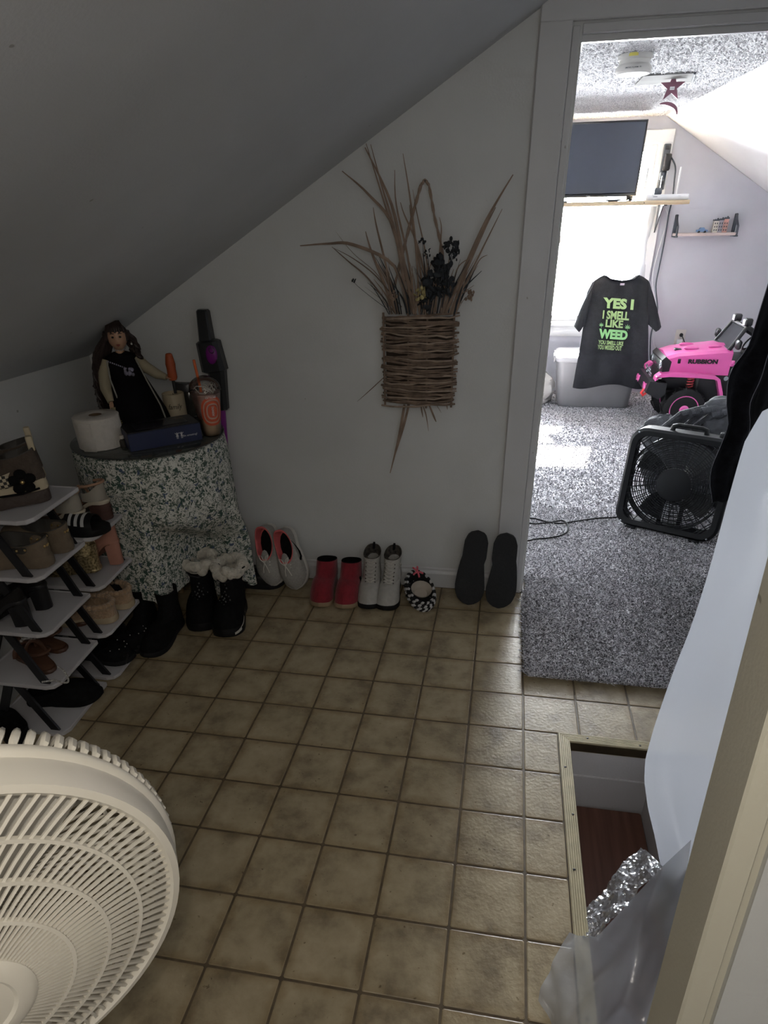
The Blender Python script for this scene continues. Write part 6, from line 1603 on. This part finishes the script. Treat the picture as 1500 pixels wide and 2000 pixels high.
for k in range(7):
    x0 = .70 + .05 * k; fo2.tube([(x0, 2.66 + .01 * (k % 2), .47), (x0 + .06, 2.60, .56 + .01 * (k % 3)), (x0 + .17, 2.63, .585), (x0 + .25, 2.72, .55)], [.016, .02, .018, .012], 8)
obj('folds', fo2, m_denim, hp_, kind='stuff')

# black box fan
BF = Matrix.Translation((.712, 2.300, .024)) @ Matrix.Rotation(R(-26), 4, 'Z') @ Matrix.Rotation(R(-5), 4, 'X')
bf = thing('box_fan', 'black square box fan standing on the grey carpet', 'fan', M=BF)
m_bfan = mat('box_fan_black', (.008, .009, .011), .5, spec=.25, var=.12)
W2 = .255; DPT = .115; HB = .51
def sqring(w, y, c, z0=HB / 2, n=6):
    P_ = []
    for cx_, cz_, a0 in ((w - c, w - c, 0), (-w + c, w - c, 90), (-w + c, -w + c, 180), (w - c, -w + c, 270)):
        for k in range(n): P_.append((cx_ + c * math.cos(R(a0 + 90 * k / (n - 1))), y, z0 + cz_ + c * math.sin(R(a0 + 90 * k / (n - 1)))))
    return P_
fr = MB().loft([sqring(W2 - .040, .022, .05), sqring(W2 - .036, .006, .055), sqring(W2 - .012, 0, .07), sqring(W2, .012, .075), sqring(W2, DPT - .008, .075), sqring(W2 - .008, DPT, .07), sqring(W2 - .030, DPT - .004, .055), sqring(W2 - .034, DPT - .018, .05)], True, False, False)
fr.loft([sqring(W2 - .040, .022, .05), sqring(W2 - .028, .05, .055), sqring(W2 - .034, DPT - .018, .05)], True, False, False)
obj('housing', fr, m_bfan, bf, False, angle=35)
def bgrille(y):
    g = MB()
    for k in range(15):
        r = .082 + .0108 * k
        g.tube([(r * math.cos(a), y, HB / 2 + r * math.sin(a)) for a in [2 * math.pi * q / 56 for q in range(57)]],   .0021, 4, False)
    for k in range(44):
        a = 2 * math.pi * k / 44; c_, s_ = math.cos(a), math.sin(a)
        lim = min((W2 - .032) / max(abs(c_), abs(s_)), .30)
        g.tube([(.068 * math.cos(a + .0), y + .001, HB / 2 + .068 * math.sin(a)), (lim * math.cos(a + .10), y + .001, HB / 2 + lim * math.sin(a + .10))],   .0021, 4)
    w = W2 - .032
    for s1 in (-1, 1):
        for s2 in (-1, 1):
            for k in range(6):
                t_ = .145 + .016 * k
                g.tube([(s1 * w, y, HB / 2 + s2 * t_), (s1 * t_, y, HB / 2 + s2 * w)],   .0021, 4)
    return g
obj('front_grille', bgrille(.010), m_bfan, bf, False, kind='stuff')
rg2 = MB()
for k in range(8):
    r = .08 + .022 * k; rg2.tube([(r * math.cos(a), DPT - .012, HB / 2 + r * math.sin(a)) for a in [2 * math.pi * q / 40 for q in range(41)]],   .0021, 4, False)
for k in range(20):
    a = 2 * math.pi * k / 20; rg2.tube([(.07 * math.cos(a), DPT - .012, HB / 2 + .07 * math.sin(a)), (.245 * math.cos(a), DPT - .012, HB / 2 + .245 * math.sin(a))],   .0021, 4)
obj('rear_grille', rg2, m_bfan, bf, False, kind='stuff')
obj('outer_ring', MB().lathe([(.230, -.035), (.236, -.035), (.236, .02), (.230, .02), (.230, -.035)], (0, .050, HB / 2), 48, (0, 1, 0), False, False), m_bfan, bf, False)
obj('hub_cap', MB().lathe([(.084, .004), (.083, -.003), (.070, -.006), (.02, -.007)], (0, .012, HB / 2), 40, (0, 1, 0)), m_bfan, bf, False)
obj('motor', MB().lathe([(.06, .02), (.06, .085), (.04, .095)], (0, .0, HB / 2), 24, (0, 1, 0)), m_bfan, bf, False)
for k in range(4):
    a0 = 2 * math.pi * k / 4 + .9
    def bfn(u, v):
        r = lerp(.058, .212, v); a = a0 + lerp(-.36, .36, u) * (1.05 - .25 * v) + .2 * v; return (r * math.cos(a), .055 + .034 * (u - .5) * 2 * (1 - .4 * v), HB / 2 + r * math.sin(a))
    obj('blade', MB().sheet(bfn, 10, 8, (0, .003, 0)), mat('fan_blade_dark', (.022, .024, .028), .45), bf, False)
for s in (-.045, .055):
    obj('stay', MB().box((s, .085, HB / 2 - .15), (.022, .010, .20), .003), m_bfan, bf, False)
obj('handle', MB().tube([(-.075, .055, HB - .004), (-.07, .055, HB + .020), (-.05, .055, HB + .027), (.06, .055, HB + .027), (.08, .055, HB + .020), (.085, .055, HB - .004)], [.013, .012, .010, .010, .012, .013], 10), m_bfan, bf, False)
obj('knob', MB().lathe([(.024, 0), (.024, .016), (.020, .022), (.002, .022)], (.165, .055, HB), 18).box((.165, .055, HB + .026), (.008, .040, .010), .002), m_bfan, bf, False)
for x, z in ((-.215, HB - .022), (.215, HB - .022), (-.215, .022), (.215, .022)): obj('screw', MB().lathe([(.005, .001), (.005, -.003), (.002, -.004)], (x, 0, z), 10, (0, 1, 0)), m_chrome, bf, False)
for x in (-.16, .16): obj('foot', MB().box((x, .058, -.005), (.05, .13, .014), .003), m_bfan, bf, False)
cord_px = [(1209, 1009), (1170, 1012), (1125, 1018), (1095, 1022), (1068, 1019), (1045, 1013), (1036, 1012)]
cable('fan_cord', 'black power cord of the box fan looping on the grey carpet', [tuple(Vector(at(1222, 1003, Z=.03)) + Vector((.03, .04, .02)))] + [at(u, v, Z=.022) for u, v in cord_px] + [(-.02, 2.44, .022), (-.12, 2.40, .022), (-.10, 2.36, .022)] + [at(u, v, Z=.023) for u, v in ((1034, 1022), (1050, 1023), (1075, 1020), (1098, 1017), (1109, 1025), (1108, 1038), (1095, 1046), (1070, 1051), (1045, 1053), (1032, 1056))] + [(-.05, 2.10, .022)], .0045, mat('cord_rubber', (.012, .012, .013), .8, spec=.15))

# open bedroom door with dark garments hung over it
dr = struct('door_2', MB().box((DX + .06 + .38 * math.sin(R(36)), YB + .02 + .38 * math.cos(R(36)), .97), (.036, .74, 1.90), .003, Matrix.Rotation(R(-36), 3, 'Z')), m_trim)
obj('door_handle', MB().lathe([(.012, 0), (.012, .03), (.026, .04), (.028, .055), (.018, .065)], (DX + .06 + .69 * math.sin(R(36)) - .015, YB + .69 * math.cos(R(36)) + .03, .95), 18, (-.81, .59, 0)), m_chrome, dr)
def garment(name, label, edge_px, Y0, thick, m, z_top, right, pocket=False, seed=0):
    t_ = thing(name, label, 'jacket', (right, Y0 + .05, z_top))
    P_ = [at(u, v, Y=Y0) for u, v in edge_px]
    def ex0(z):
        for a, b in zip(P_, P_[1:]):
            if b[2] <= z <= a[2]: q = (a[2] - z) / max(a[2] - b[2], 1e-6); return lerp(a[0], b[0], q)
        return P_[0][0] + (z - P_[0][2]) * .12 if z > P_[0][2] else P_[-1][0]
    zb_ = P_[-1][2]
    def ex_(z): return sum(ex0(z + d_) for d_ in (-.03, -.018, -.006, .006, .018, .03)) / 6
    def gf(u, v):
        z = lerp(z_top, zb_, v); x0 = ex_(z); x = lerp(x0, right, u)
        return (x, Y0 + .02 + thick * (.5 + .35 * math.sin(u * 11 + seed + 2 * math.sin(z * 4)) + .2 * hnoise(u * 5 + seed, z * 5)) * smooth01(u * 6), z)
    def gb(u, v):
        p = gf(u, v); return (p[0], p[1] + .006 + (.03 + thick * .6) * math.sin(math.pi * min(u, 1)), p[2])
    nu_, nv_ = 26, 40
    mb = MB(); F_ = [[gf(i / (nu_ - 1), j / (nv_ - 1)) for i in range(nu_)] + [gb(i / (nu_ - 1), j / (nv_ - 1)) for i in range(nu_ - 1, -1, -1)] for j in range(nv_)]
    obj('fabric', mb.loft(F_), m, t_, angle=70)
    obj('seam', MB().tube([tuple(Vector(gf(.0, v)) + Vector((-.001, -.001, 0))) for v in [k / 30 for k in range(31)]], .0013, 6), mat('dark_seam', (.10, .10, .12), .8), t_)
    obj('hook', MB().tube([(right - .02, Y0 + .06, z_top - .01), (right - .005, Y0 + .06, z_top + .05), (DX + .100, Y0 + .06, 1.925), (DX + .116, Y0 + .06, 1.928), (DX + .14, Y0 + .06, 1.925), (DX + .14, Y0 + .06, 1.88)], .004, 6), m_chrome, t_)
    return t_
m_coat = mat('black_coat_cloth', (.012, .012, .015), .95, var=.3, scale=30, bump=.3, bscale=120, spec=.15)
garment('jacket', 'long black jacket hanging at the doorway nearest the box fan', [(1515, 520), (1500, 568), (1478, 640), (1462, 688), (1448, 702), (1436, 712), (1424, 745), (1421, 800), (1428, 830), (1408, 880), (1390, 920), (1389, 955), (1396, 985)], 1.92, .05, m_coat, 1.50, .97, seed=0)
garment('jacket', 'second black garment hanging in front near the plastic sheet', [(1505, 690), (1490, 745), (1466, 790), (1470, 840), (1450, 900), (1430, 985), (1424, 1040)], 1.80, .035, mat('black_knit', (.014, .014, .016), .9, var=.3, bump=.3, spec=.15), 1.35, .96, seed=2)
